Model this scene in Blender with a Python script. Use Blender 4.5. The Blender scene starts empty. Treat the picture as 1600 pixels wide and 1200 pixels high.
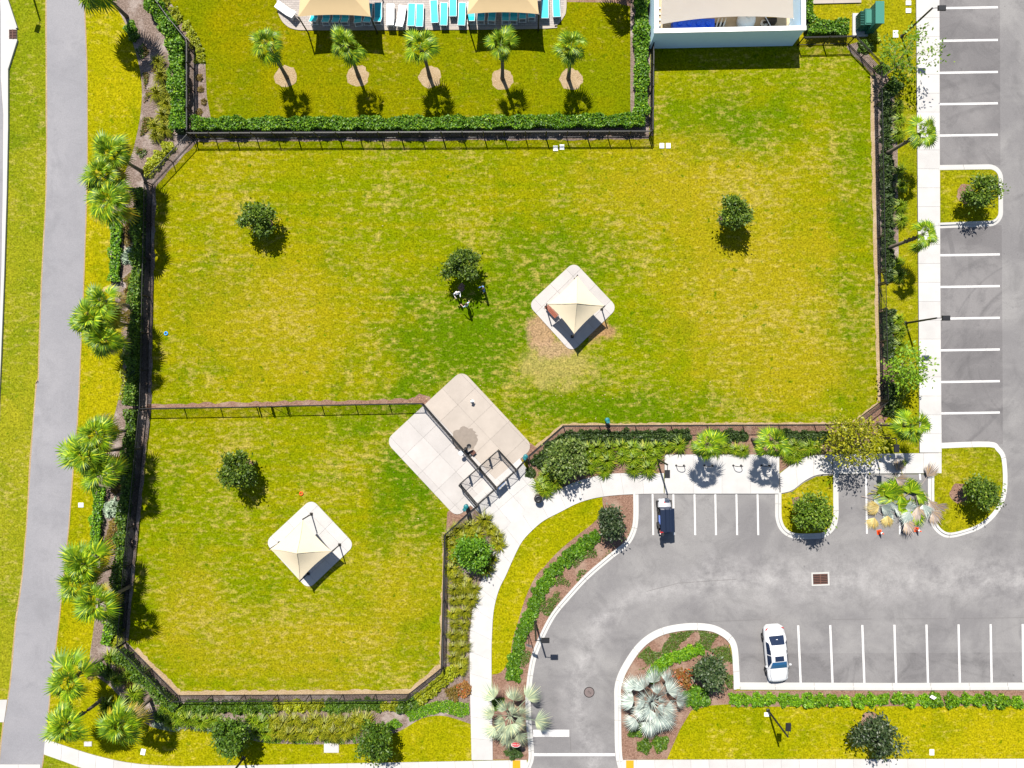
import bpy, bmesh, math, random
import numpy as np
from mathutils import Vector, Matrix, Euler

R = math.radians
rnd = random.Random(7)
nrg = np.random.default_rng(11)

# ------------------------------------------------------------------ camera, sky, sun, exposure
S = 0.055            # metres on the ground for one map unit
H = 58.0             # height of the drone
NX, NY = 818, 604    # map position straight below the drone
def W(x, y, z=0.0):
    return Vector(((x - 800) * S, (600 - y) * S, z))
def E(x, y, z):      # where a thing at height z must stand to be seen over map position x, y
    k = (H - z) / H
    return W(NX + (x - NX) * k, NY + (y - NY) * k, z)

sc = bpy.context.scene
C = sc.collection
cd = bpy.data.cameras.new('camera'); cam = bpy.data.objects.new('camera', cd); C.objects.link(cam)
cam.location = W(NX, NY, H)
cd.sensor_width = 36; cd.sensor_fit = 'HORIZONTAL'
cd.lens = 36 * H / (1600 * S)
cd.shift_x = -(NX - 800) / 1600; cd.shift_y = (NY - 600) / 1600
cd.clip_end = 3000
sc.camera = cam

SUN_EL = R(53.5)
SH = Vector((0.285, -0.958, 0)).normalized()      # way the shadows fall
wd = bpy.data.worlds.new('World'); sc.world = wd; wd.use_nodes = True
nt = wd.node_tree; bgn = nt.nodes['Background']
sky = nt.nodes.new('ShaderNodeTexSky'); sky.sky_type = 'NISHITA'; sky.sun_disc = False
sky.sun_elevation = SUN_EL; sky.sun_rotation = math.atan2(-SH.x, -SH.y)
sky.air_density = 1.0; sky.dust_density = 0.6
nt.links.new(sky.outputs[0], bgn.inputs[0]); bgn.inputs[1].default_value = 0.062
sl = bpy.data.lights.new('sun', 'SUN'); sl.energy = 4.9; sl.angle = R(0.5); sl.color = (1, 0.955, 0.88)
so = bpy.data.objects.new('sun', sl); C.objects.link(so)
sd = Vector((SH.x * math.cos(SUN_EL), SH.y * math.cos(SUN_EL), -math.sin(SUN_EL)))
so.rotation_euler = sd.to_track_quat('-Z', 'Y').to_euler(); so.location = (0, 0, 80)
sc.view_settings.view_transform = 'Standard'; sc.view_settings.look = 'None'
sc.view_settings.exposure = 0.92; sc.view_settings.gamma = 1.0
sc.view_settings.use_curve_mapping = False

# ------------------------------------------------------------------ materials
M = {}
def newmat(name):
    m = bpy.data.materials.new(name); m.use_nodes = True; M[name] = m
    return m, m.node_tree, m.node_tree.nodes['Principled BSDF']
def plain(name, col, rough=0.6, metal=0.0, spec=0.4, var=0.0, scale=3.0, bump=0.0):
    m, t, p = newmat(name)
    p.inputs['Roughness'].default_value = rough; p.inputs['Metallic'].default_value = metal
    p.inputs['Specular IOR Level'].default_value = spec
    p.inputs['Base Color'].default_value = (*col, 1)
    if var > 0:
        g = t.nodes.new('ShaderNodeNewGeometry'); n = t.nodes.new('ShaderNodeTexNoise')
        n.inputs['Scale'].default_value = scale; n.inputs['Detail'].default_value = 6
        t.links.new(g.outputs['Position'], n.inputs['Vector'])
        mx = t.nodes.new('ShaderNodeMix'); mx.data_type = 'RGBA'
        mx.inputs[6].default_value = (*[c * (1 - var) for c in col], 1)
        mx.inputs[7].default_value = (*[min(1, c * (1 + var)) for c in col], 1)
        t.links.new(n.outputs['Fac'], mx.inputs[0]); t.links.new(mx.outputs[2], p.inputs['Base Color'])
        if bump > 0:
            b = t.nodes.new('ShaderNodeBump'); b.inputs['Strength'].default_value = bump
            t.links.new(n.outputs['Fac'], b.inputs['Height']); t.links.new(b.outputs[0], p.inputs['Normal'])
    return m
class NG:
    """small node-graph helper over world position"""
    def __init__(s, t):
        s.t = t; s.pos = t.nodes.new('ShaderNodeNewGeometry').outputs['Position']
    def noise(s, scale, detail=4, rough=0.55, off=(0, 0, 0), sx=1, sy=1, dist=0):
        mp = s.t.nodes.new('ShaderNodeMapping'); mp.inputs['Location'].default_value = off
        mp.inputs['Scale'].default_value = (sx, sy, 1)
        s.t.links.new(s.pos, mp.inputs[0])
        n = s.t.nodes.new('ShaderNodeTexNoise'); n.inputs['Scale'].default_value = scale
        n.inputs['Detail'].default_value = detail; n.inputs['Roughness'].default_value = rough
        n.inputs['Distortion'].default_value = dist
        s.t.links.new(mp.outputs[0], n.inputs['Vector'])
        return n.outputs['Fac']
    def ramp(s, f, a, b, lo=0.0, hi=1.0):
        r = s.t.nodes.new('ShaderNodeMapRange'); r.clamp = True
        r.inputs[1].default_value = a; r.inputs[2].default_value = b
        r.inputs[3].default_value = lo; r.inputs[4].default_value = hi
        s.t.links.new(f, r.inputs[0]); return r.outputs[0]
    def mix(s, fac, a, b):
        m = s.t.nodes.new('ShaderNodeMix'); m.data_type = 'RGBA'
        for i, v in ((0, fac), (6, a), (7, b)):
            if isinstance(v, (tuple, list)): m.inputs[i].default_value = (*v, 1)
            elif isinstance(v, (int, float)): m.inputs[i].default_value = v
            else: s.t.links.new(v, m.inputs[i])
        return m.outputs[2]
    def math(s, op, a, b):
        m = s.t.nodes.new('ShaderNodeMath'); m.operation = op
        for i, v in ((0, a), (1, b)):
            if isinstance(v, (int, float)): m.inputs[i].default_value = v
            else: s.t.links.new(v, m.inputs[i])
        return m.outputs[0]
    def bump(s, p, h, st, dist=0.05):
        b = s.t.nodes.new('ShaderNodeBump'); b.inputs['Strength'].default_value = st
        b.inputs['Distance'].default_value = dist
        s.t.links.new(h, b.inputs['Height']); s.t.links.new(b.outputs[0], p.inputs['Normal'])

def lawn_mat(name, green, yellow, dark, straw, ybias=0.5, sbias=0.62, off=0.0, mow=0.0, patches=(), drifts=()):
    m, t, p = newmat(name); g = NG(t)
    p.inputs['Roughness'].default_value = 1.0; p.inputs['Specular IOR Level'].default_value = 0.0
    big = g.noise(0.045, 4, 0.6, (off, off, 0), dist=0.5); mid = g.noise(0.35, 5, 0.62, (off, 3, 0), dist=0.5)
    fine = g.noise(3.0, 6, 0.75, (off, 7, 0)); grain = g.noise(7.0, 3, 0.6, (off, 1, 2))
    f = g.math('ADD', g.math('MULTIPLY', big, 0.9), g.math('MULTIPLY', mid, 0.45))
    f = g.math('ADD', f, g.math('MULTIPLY', fine, 0.18))
    if mow:
        st = g.noise(1.0, 3, 0.55, (0, off, 0), sx=0.035, sy=1.15)
        f = g.math('ADD', f, g.math('MULTIPLY', g.math('SUBTRACT', st, 0.5), mow))
    f = g.ramp(f, 0.62 + (0.5 - ybias) * 0.4, 0.92 + (0.5 - ybias) * 0.4)
    col = g.mix(f, green, yellow)
    dk = g.ramp(g.noise(0.30, 5, 0.65, (off + 20, 0, 0), dist=0.6), 0.53, 0.68, 0, 0.55)
    col = g.mix(dk, col, dark)
    for (px, py, rx, ry, pc, am) in drifts:         # broad drifts of another turf colour
        c = W(px, py)
        v = t.nodes.new('ShaderNodeVectorMath'); v.operation = 'SUBTRACT'; v.inputs[1].default_value = c; t.links.new(g.pos, v.inputs[0])
        v2 = t.nodes.new('ShaderNodeVectorMath'); v2.operation = 'MULTIPLY'; v2.inputs[1].default_value = (1 / (rx * S), 1 / (ry * S), 0); t.links.new(v.outputs[0], v2.inputs[0])
        ln = t.nodes.new('ShaderNodeVectorMath'); ln.operation = 'LENGTH'; t.links.new(v2.outputs[0], ln.inputs[0])
        d = g.math('ADD', ln.outputs['Value'], g.math('MULTIPLY', g.math('SUBTRACT', g.noise(0.4, 6, 0.68, (px, py, 0)), 0.5), 2.6))
        col = g.mix(g.ramp(d, 0.35, 1.25, am, 0), col, pc)
    # straw-coloured thatch lying in short mown dashes
    sa = g.noise(1.0, 4, 0.62, (off + 9, 4, 0), sx=1.25, sy=2.5); sm = g.noise(0.16, 3, 0.6, (off + 33, 4, 0))
    sw = g.math('ADD', g.math('MULTIPLY', sa, 0.62), g.math('ADD', g.math('MULTIPLY', sm, 0.28), g.math('MULTIPLY', fine, 0.14)))
    col = g.mix(g.ramp(sw, sbias - 0.02, sbias + 0.10, 0, 0.70), col, straw)
    spots = g.ramp(g.noise(1.25, 4, 0.6, (off + 50, 0, 0)), 0.635, 0.69, 0, 0.9)
    col = g.mix(spots, col, dark)
    for (px, py, rx, ry, pc, am) in patches:        # worn ground with a place of its own
        c = W(px, py)
        v = t.nodes.new('ShaderNodeVectorMath'); v.operation = 'SUBTRACT'; v.inputs[1].default_value = c
        t.links.new(g.pos, v.inputs[0])
        v2 = t.nodes.new('ShaderNodeVectorMath'); v2.operation = 'MULTIPLY'; v2.inputs[1].default_value = (1 / (rx * S), 1 / (ry * S), 0)
        t.links.new(v.outputs[0], v2.inputs[0])
        ln = t.nodes.new('ShaderNodeVectorMath'); ln.operation = 'LENGTH'; t.links.new(v2.outputs[0], ln.inputs[0])
        d = g.math('ADD', ln.outputs['Value'], g.math('MULTIPLY', g.math('SUBTRACT', g.noise(0.8, 7, 0.75, (px, py, 0)), 0.5), 2.6))
        col = g.mix(g.ramp(d, 0.55, 1.1, am, 0), col, pc)
    gr = g.ramp(g.math('ADD', g.math('MULTIPLY', grain, 0.6), g.math('MULTIPLY', fine, 0.4)), 0.37, 0.63, 0.50, 1.45)
    vm = t.nodes.new('ShaderNodeVectorMath'); vm.operation = 'SCALE'
    t.links.new(col, vm.inputs[0]); t.links.new(gr, vm.inputs['Scale'])
    t.links.new(vm.outputs[0], p.inputs['Base Color'])
    g.bump(p, grain, 0.5, 0.06)
    return m
LAWNS = 1
GRN = (0.105, 0.150, 0.003); YEL = (0.205, 0.180, 0.004); DRK = (0.050, 0.105, 0.003); STR = (0.31, 0.235, 0.075)
TAN = (0.33, 0.25, 0.11); EARTH = (0.30, 0.17, 0.085)
GD = (0.052, 0.108, 0.001); OL = (0.225, 0.182, 0.006)
lawn_mat('lawn_park', (0.118, 0.150, 0.001), (0.188, 0.172, 0.002), (0.062, 0.108, 0.001), (0.310, 0.240, 0.060), 0.5, 0.545, 0, 0.55,
    [(868, 575, 70, 38, (0.28, 0.22, 0.075), 0.6), (845, 518, 24, 34, (0.285, 0.175, 0.105), 0.85), (866, 545, 34, 18, (0.28, 0.185, 0.11), 0.8), (938, 517, 24, 20, (0.27, 0.15, 0.08), 0.85)],
    [(720, 540, 150, 110, GD, 0.85), (640, 730, 65, 140, GD, 0.95), (950, 645, 200, 45, GD, 0.8), (860, 410, 110, 80, GD, 0.75), (780, 480, 90, 60, GD, 0.6), (1130, 190, 130, 60, GD, 0.65), (1335, 520, 60, 150, GD, 0.6), (1330, 250, 40, 120, GD, 0.5), (560, 660, 60, 40, GD, 0.5), (330, 450, 70, 40, GD, 0.4),
     (1180, 450, 150, 160, OL, 0.85), (1060, 290, 150, 70, OL, 0.8), (1250, 580, 110, 60, OL, 0.7), (420, 500, 130, 100, OL, 0.6), (480, 1010, 180, 70, OL, 0.6), (300, 950, 60, 100, OL, 0.6), (620, 920, 70, 80, OL, 0.6), (560, 290, 200, 50, (0.13, 0.155, 0.001), 0.4), (320, 680, 80, 30, (0.14, 0.145, 0.001), 0.5)])
lawn_mat('lawn_pool', (0.108, 0.128, 0.001), (0.165, 0.145, 0.001), (0.080, 0.108, 0.001), (0.27, 0.20, 0.05), 0.45, 0.60, 13, 0.2)
lawn_mat('lawn_verge', (0.155, 0.168, 0.001), (0.250, 0.214, 0.003), (0.095, 0.13, 0.001), (0.36, 0.28, 0.05), 0.58, 0.575, 31)
lawn_mat('lawn_island', (0.145, 0.155, 0.003), (0.235, 0.200, 0.004), (0.075, 0.115, 0.003), (0.31, 0.24, 0.06), 0.5, 0.585, 57)
lawn_mat('lawn_ground', (0.110, 0.145, 0.003), (0.205, 0.195, 0.010), (0.07, 0.115, 0.003), (0.31, 0.25, 0.07), 0.42, 0.565, 77, 0.0)

def asphalt_mat(name, base, light, dark, warm=0.0, tyres=0.0):
    m, t, p = newmat(name); g = NG(t)
    p.inputs['Roughness'].default_value = 0.9; p.inputs['Specular IOR Level'].default_value = 0.2
    big = g.noise(0.16, 5, 0.62, (3, 8, 0), dist=0.6); mid = g.noise(1.1, 6, 0.7, (1, 5, 0))
    st = g.noise(0.5, 4, 0.6, (4, 0, 0), sx=0.22, sy=1.0)
    col = g.mix(g.ramp(big, 0.42, 0.64), base, light)
    col = g.mix(g.ramp(g.noise(0.35, 6, 0.7, (15, 3, 0), dist=1.0), 0.50, 0.66, 0, 0.5), col, dark)
    col = g.mix(g.ramp(st, 0.56, 0.74, 0, 0.55), col, light)
    col = g.mix(g.ramp(mid, 0.60, 0.78, 0, 0.6), col, dark)
    if warm:
        c = W(1074, 1086); v = t.nodes.new('ShaderNodeVectorMath'); v.operation = 'SUBTRACT'; v.inputs[1].default_value = c; t.links.new(g.pos, v.inputs[0])
        ln = t.nodes.new('ShaderNodeVectorMath'); ln.operation = 'LENGTH'; t.links.new(v.outputs[0], ln.inputs[0]); sx = t.nodes.new('ShaderNodeSeparateXYZ'); t.links.new(g.pos, sx.inputs[0])
        wob = g.math('MULTIPLY', g.math('SUBTRACT', g.noise(0.25, 4, 0.6, (2, 2, 0)), 0.5), 2.4)
        right = g.ramp(sx.outputs[0], W(1060, 0).x, W(1100, 0).x)
        da = g.math('ABSOLUTE', g.math('SUBTRACT', g.math('ADD', ln.outputs['Value'], wob), 173 * S), 0)
        db = g.math('MULTIPLY', g.math('ABSOLUTE', g.math('SUBTRACT', g.math('ADD', sx.outputs[1], wob), W(0, 905).y), 0), 0.55)
        dd = g.math('ADD', g.math('MULTIPLY', da, g.math('SUBTRACT', 1, right)), g.math('MULTIPLY', db, right))
        wm = g.math('MULTIPLY', g.ramp(dd, 0.0, 1.7, 1, 0), g.ramp(g.noise(0.7, 6, 0.75, (6, 6, 0)), 0.38, 0.66))
        col = g.mix(g.math('MULTIPLY', wm, warm), col, [min(1, x * 1.55) for x in light])
    for (cx_, cy_, fr) in (((1300, 420, 1.3), (1640, 560, 1.1)) if tyres else ()):      # streaks left by turning tyres
        v = t.nodes.new('ShaderNodeVectorMath'); v.operation = 'SUBTRACT'; v.inputs[1].default_value = W(cx_, cy_); t.links.new(g.pos, v.inputs[0])
        ln = t.nodes.new('ShaderNodeVectorMath'); ln.operation = 'LENGTH'; t.links.new(v.outputs[0], ln.inputs[0])
        n1 = t.nodes.new('ShaderNodeTexNoise'); n1.noise_dimensions = '1D'; n1.inputs['Scale'].default_value = fr; n1.inputs['Detail'].default_value = 5; t.links.new(ln.outputs['Value'], n1.inputs['W'])
        mk = g.math('MULTIPLY', g.ramp(n1.outputs['Fac'], 0.55, 0.68), g.ramp(g.noise(0.18, 3, 0.6, (cx_, cy_, 0)), 0.46, 0.62, 0, tyres))
        col = g.mix(mk, col, dark)
    spot = g.noise(2.6, 3, 0.6, (9, 9, 0))
    col = g.mix(g.ramp(spot, 0.66, 0.76, 0, 0.7), col, dark)
    gr = g.ramp(g.noise(14, 3, 0.7), 0.3, 0.7, 0.88, 1.12)
    vm = t.nodes.new('ShaderNodeVectorMath'); vm.operation = 'SCALE'
    t.links.new(col, vm.inputs[0]); t.links.new(gr, vm.inputs['Scale']); t.links.new(vm.outputs[0], p.inputs['Base Color'])
    g.bump(p, g.noise(25, 2, 0.6), 0.3, 0.01)
asphalt_mat('asphalt_lot', (0.152, 0.145, 0.146), (0.205, 0.197, 0.193), (0.112, 0.107, 0.108), 0.72, 0.18); asphalt_mat('asphalt_bay_low', (0.138, 0.131, 0.132), (0.185, 0.177, 0.175), (0.078, 0.074, 0.075), 0, 0.25)
asphalt_mat('asphalt_path', (0.200, 0.196, 0.208), (0.228, 0.222, 0.233), (0.165, 0.162, 0.172))
asphalt_mat('asphalt_bay', (0.128, 0.121, 0.122), (0.172, 0.163, 0.162), (0.080, 0.076, 0.078), 0, 0.45)

def concrete_mat(name, col, st=0.12, stain=(0.42, 0.36, 0.30)):
    m, t, p = newmat(name); g = NG(t)
    p.inputs['Roughness'].default_value = 0.85; p.inputs['Specular IOR Level'].default_value = 0.25
    c = g.mix(g.ramp(g.noise(0.6, 6, 0.65), 0.35, 0.7), [x * (1 - st) for x in col], [min(1, x * (1 + st * 0.4)) for x in col])
    c = g.mix(g.ramp(g.noise(1.7, 6, 0.75, (4, 2, 0)), 0.62, 0.80, 0, 0.45), c, stain)
    oi = t.nodes.new('ShaderNodeObjectInfo')
    r = g.ramp(oi.outputs['Random'], 0, 1, 0.93, 1.05)
    vm = t.nodes.new('ShaderNodeVectorMath'); vm.operation = 'SCALE'
    t.links.new(c, vm.inputs[0]); t.links.new(r, vm.inputs['Scale']); t.links.new(vm.outputs[0], p.inputs['Base Color'])
    g.bump(p, g.noise(20, 3, 0.6), 0.15, 0.01)
concrete_mat('concrete', (0.43, 0.415, 0.40), 0.10, (0.33, 0.29, 0.26)); concrete_mat('concrete_warm', (0.365, 0.318, 0.275), 0.10, (0.31, 0.25, 0.20))
concrete_mat('concrete_pink', (0.402, 0.375, 0.355), 0.10, (0.31, 0.25, 0.20)); concrete_mat('concrete_kerb', (0.43, 0.42, 0.40), 0.06, (0.36, 0.33, 0.29))
plain('joint', (0.17, 0.16, 0.15), 0.95)
m, t, p = newmat('paint_white'); g = NG(t); p.inputs['Roughness'].default_value = 0.7
t.links.new(g.mix(g.ramp(g.noise(6, 6, 0.8), 0.52, 0.72, 0, 0.75), g.mix(g.noise(1.3, 4, 0.6), (0.44, 0.43, 0.42), (0.55, 0.54, 0.53)), (0.22, 0.21, 0.21)), p.inputs['Base Color'])
plain('paint_yellow', (0.50, 0.25, 0.006), 0.6, var=0.08, scale=6)

def mulch_mat(name, a, b, c):
    m, t, p = newmat(name); g = NG(t); p.inputs['Roughness'].default_value = 0.95; p.inputs['Specular IOR Level'].default_value = 0.1
    col = g.mix(g.ramp(g.noise(7, 4, 0.75), 0.36, 0.66), a, b)
    col = g.mix(g.ramp(g.noise(0.7, 4, 0.6, (5, 5, 0)), 0.5, 0.66, 0, 0.75), col, c)
    col = g.mix(g.ramp(g.noise(16, 2, 0.6, (1, 9, 0)), 0.66, 0.72), col, [min(1, x * 1.8) for x in b])
    t.links.new(col, p.inputs['Base Color']); g.bump(p, g.noise(9, 4, 0.7), 0.9, 0.08)
mulch_mat('mulch', (0.10, 0.07, 0.055), (0.25, 0.19, 0.16), (0.33, 0.28, 0.255))
mulch_mat('mulch_red', (0.125, 0.068, 0.047), (0.27, 0.165, 0.12), (0.27, 0.19, 0.145))
mulch_mat('sand', (0.25, 0.17, 0.09), (0.36, 0.27, 0.165), (0.37, 0.28, 0.18))
def paver_mat():
    m, t, p = newmat('pavers'); g = NG(t); p.inputs['Roughness'].default_value = 0.9
    b = t.nodes.new('ShaderNodeTexBrick'); t.links.new(g.pos, b.inputs['Vector'])
    b.inputs['Scale'].default_value = 1.0; b.inputs['Brick Width'].default_value = 0.36; b.inputs['Row Height'].default_value = 0.18
    b.inputs['Mortar Size'].default_value = 0.012
    b.inputs['Color1'].default_value = (0.36, 0.32, 0.29, 1); b.inputs['Color2'].default_value = (0.29, 0.255, 0.235, 1); b.inputs['Mortar'].default_value = (0.16, 0.145, 0.135, 1)
    t.links.new(b.outputs['Color'], p.inputs['Base Color'])
paver_mat()

def leaf_mat(name, c1, c2, c3=None, tr=0.25, rough=0.5, spec=0.35):
    m, t, p = newmat(name)
    gi = t.nodes.new('ShaderNodeNewGeometry'); oi = t.nodes.new('ShaderNodeObjectInfo')
    cr = t.nodes.new('ShaderNodeValToRGB'); e = cr.color_ramp.elements
    e[0].position = 0.0; e[0].color = (*c1, 1); e[1].position = 0.85; e[1].color = (*c2, 1)
    if c3:
        x = e.new(1.0); x.color = (*c3, 1)
    t.links.new(gi.outputs['Random Per Island'], cr.inputs[0])
    hs = t.nodes.new('ShaderNodeHueSaturation')
    mr = t.nodes.new('ShaderNodeMapRange'); mr.inputs[3].default_value = 0.82; mr.inputs[4].default_value = 1.18
    t.links.new(oi.outputs['Random'], mr.inputs[0]); t.links.new(mr.outputs[0], hs.inputs['Value']); t.links.new(cr.outputs[0], hs.inputs['Color'])
    p.inputs['Roughness'].default_value = rough; p.inputs['Specular IOR Level'].default_value = spec
    t.links.new(hs.outputs[0], p.inputs['Base Color'])
    tl = t.nodes.new('ShaderNodeBsdfTranslucent'); t.links.new(hs.outputs[0], tl.inputs[0])
    mx = t.nodes.new('ShaderNodeMixShader'); mx.inputs[0].default_value = tr
    o = t.nodes['Material Output']
    t.links.new(p.outputs[0], mx.inputs[1]); t.links.new(tl.outputs[0], mx.inputs[2]); t.links.new(mx.outputs[0], o.inputs[0])
leaf_mat('leaf_oak', (0.034, 0.075, 0.004), (0.110, 0.180, 0.010), (0.25, 0.32, 0.03))
leaf_mat('leaf_dark', (0.016, 0.040, 0.010), (0.055, 0.090, 0.020), (0.14, 0.16, 0.08), spec=0.6)
leaf_mat('leaf_grey', (0.045, 0.085, 0.012), (0.13, 0.18, 0.028), (0.26, 0.29, 0.12))
leaf_mat('leaf_bright', (0.030, 0.095, 0.003), (0.095, 0.205, 0.005), (0.20, 0.32, 0.015))
leaf_mat('leaf_hedge', (0.035, 0.115, 0.003), (0.140, 0.290, 0.005), (0.30, 0.45, 0.015))
leaf_mat('leaf_mid', (0.030, 0.080, 0.004), (0.090, 0.165, 0.007), (0.17, 0.24, 0.015))
leaf_mat('leaf_lime', (0.16, 0.20, 0.004), (0.31, 0.33, 0.008), (0.40, 0.40, 0.02))
leaf_mat('leaf_box', (0.018, 0.042, 0.008), (0.050, 0.085, 0.014), (0.08, 0.12, 0.02))
leaf_mat('leaf_copper', (0.10, 0.065, 0.012), (0.19, 0.14, 0.02), (0.26, 0.12, 0.03))
leaf_mat('leaf_red', (0.16, 0.07, 0.02), (0.24, 0.13, 0.03), (0.55, 0.06, 0.012))
leaf_mat('leaf_silver', (0.22, 0.29, 0.20), (0.36, 0.44, 0.31), (0.50, 0.56, 0.44))
leaf_mat('leaf_sparse', (0.090, 0.180, 0.008), (0.20, 0.34, 0.015), (0.30, 0.40, 0.04), tr=0.4)
leaf_mat('leaf_golden', (0.13, 0.15, 0.004), (0.28, 0.28, 0.006), (0.45, 0.40, 0.02), tr=0.3)
leaf_mat('leaf_grass', (0.085, 0.160, 0.003), (0.210, 0.290, 0.006), (0.36, 0.36, 0.03), tr=0.3)
leaf_mat('leaf_grass_gold', (0.13, 0.155, 0.003), (0.28, 0.28, 0.008), (0.42, 0.35, 0.04), tr=0.3)
leaf_mat('palm_green', (0.050, 0.125, 0.002), (0.190, 0.310, 0.003), (0.40, 0.45, 0.012), tr=0.22)
leaf_mat('palm_yellow', (0.20, 0.21, 0.003), (0.36, 0.31, 0.006), (0.46, 0.30, 0.01), tr=0.25)
leaf_mat('palm_silver', (0.20, 0.25, 0.225), (0.36, 0.405, 0.365), (0.47, 0.49, 0.42), tr=0.08); leaf_mat('palm_silver_green', (0.17, 0.22, 0.15), (0.33, 0.375, 0.24), (0.45, 0.45, 0.24), tr=0.1)
leaf_mat('palm_dry', (0.24, 0.19, 0.16), (0.38, 0.32, 0.28), (0.42, 0.27, 0.10), tr=0.1)
leaf_mat('palm_straw', (0.26, 0.20, 0.07), (0.38, 0.31, 0.11), (0.45, 0.28, 0.06), tr=0.1)
leaf_mat('groundcover', (0.045, 0.090, 0.010), (0.105, 0.165, 0.018), (0.15, 0.19, 0.04))
plain('bark', (0.17, 0.13, 0.10), 0.9, var=0.4, scale=14, bump=0.6)
plain('bark_palm', (0.13, 0.105, 0.08), 0.95, var=0.5, scale=18, bump=0.8)
plain('bark_pale', (0.30, 0.25, 0.20), 0.9, var=0.3, scale=10)
plain('black_metal', (0.012, 0.012, 0.013), 0.45, 0.0, 0.5, var=0.3, scale=5)
plain('bronze_metal', (0.02, 0.017, 0.015), 0.5)
plain('grey_metal', (0.30, 0.30, 0.31), 0.4, 0.7)
plain('white_metal', (0.72, 0.72, 0.72), 0.4)
plain('rust', (0.10, 0.045, 0.032), 0.8, var=0.4, scale=12)
plain('dark_hole', (0.012, 0.010, 0.010), 0.9)
plain('sail_tan', (0.47, 0.345, 0.185), 0.8, var=0.05, scale=2); plain('sail', (0.52, 0.445, 0.315), 0.8, var=0.05, scale=2); plain('sail_pale', (0.42, 0.375, 0.325), 0.8, var=0.05, scale=1.2)
def cloth_glow(nm, col, f):
    t = M[nm].node_tree; p = t.nodes['Principled BSDF']; tl = t.nodes.new('ShaderNodeBsdfTranslucent'); tl.inputs[0].default_value = (*col, 1); mx = t.nodes.new('ShaderNodeMixShader'); mx.inputs[0].default_value = f
    t.links.new(p.outputs[0], mx.inputs[1]); t.links.new(tl.outputs[0], mx.inputs[2]); t.links.new(mx.outputs[0], t.nodes['Material Output'].inputs[0])
cloth_glow('sail_pale', (0.75, 0.66, 0.52), 0.32)
plain('seam', (0.60, 0.50, 0.36), 0.8)
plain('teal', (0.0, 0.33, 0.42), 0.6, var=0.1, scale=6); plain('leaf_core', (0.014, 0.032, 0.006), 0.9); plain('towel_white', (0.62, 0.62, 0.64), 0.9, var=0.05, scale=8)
plain('wall_blue', (0.55, 0.74, 0.90), 0.8, var=0.05, scale=2, bump=0.1); plain('white_paint', (0.80, 0.80, 0.80), 0.6, var=0.03, scale=2)
plain('floor_tan', (0.42, 0.33, 0.22), 0.9, var=0.25, scale=1.5)
plain('blue_plastic', (0.005, 0.10, 0.75), 0.45); plain('white_plastic', (0.70, 0.72, 0.72), 0.35); plain('pipe', (0.62, 0.60, 0.55), 0.5)
plain('yellow_plastic', (0.85, 0.45, 0.005), 0.5); plain('green_metal', (0.016, 0.105, 0.078), 0.45, var=0.1, scale=3); plain('green_metal_pale', (0.03, 0.16, 0.12), 0.5)
plain('teal_plastic', (0.01, 0.13, 0.15), 0.5); plain('orange', (0.80, 0.075, 0.006), 0.5); plain('blue_toy', (0.03, 0.30, 0.85), 0.4)
plain('red_sign', (0.55, 0.01, 0.03), 0.4); plain('sign_white', (0.8, 0.8, 0.8), 0.5); plain('sign_blue', (0.10, 0.20, 0.42), 0.5)
plain('car_white', (0.56, 0.56, 0.57), 0.25, 0, 0.5); plain('rubber', (0.012, 0.012, 0.012), 0.8)
m_ = plain('glass_dark', (0.012, 0.020, 0.045), 0.08, 0, 0.6); plain('glass_blue', (0.004, 0.085, 0.22), 0.08, 0, 0.6)
plain('cart_navy', (0.010, 0.016, 0.034), 0.28, 0, 0.6); plain('cart_silver', (0.42, 0.42, 0.44), 0.35, 0.3); plain('seat_blue', (0.10, 0.17, 0.45), 0.7)
plain('skin', (0.42, 0.25, 0.17), 0.6); plain('cloth_white', (0.75, 0.75, 0.78), 0.9); plain('cloth_black', (0.015, 0.015, 0.018), 0.9)
plain('cloth_blue', (0.10, 0.25, 0.55), 0.9); plain('cloth_pale_blue', (0.45, 0.58, 0.75), 0.9); plain('hair', (0.05, 0.03, 0.02), 0.8); plain('cap_white', (0.75, 0.7, 0.72), 0.9)
plain('wood_bench', (0.20, 0.05, 0.022), 0.6, var=0.3, scale=9); plain('wet', (0.20, 0.165, 0.135), 0.5, var=0.2, scale=4)
plain('tail_red', (0.35, 0.01, 0.01), 0.3); plain('lamp_clear', (0.6, 0.62, 0.65), 0.15); plain('seal', (0.115, 0.107, 0.105), 0.9)
plain('gravel_grey', (0.3, 0.28, 0.26), 0.95, var=0.3, scale=10)

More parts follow.
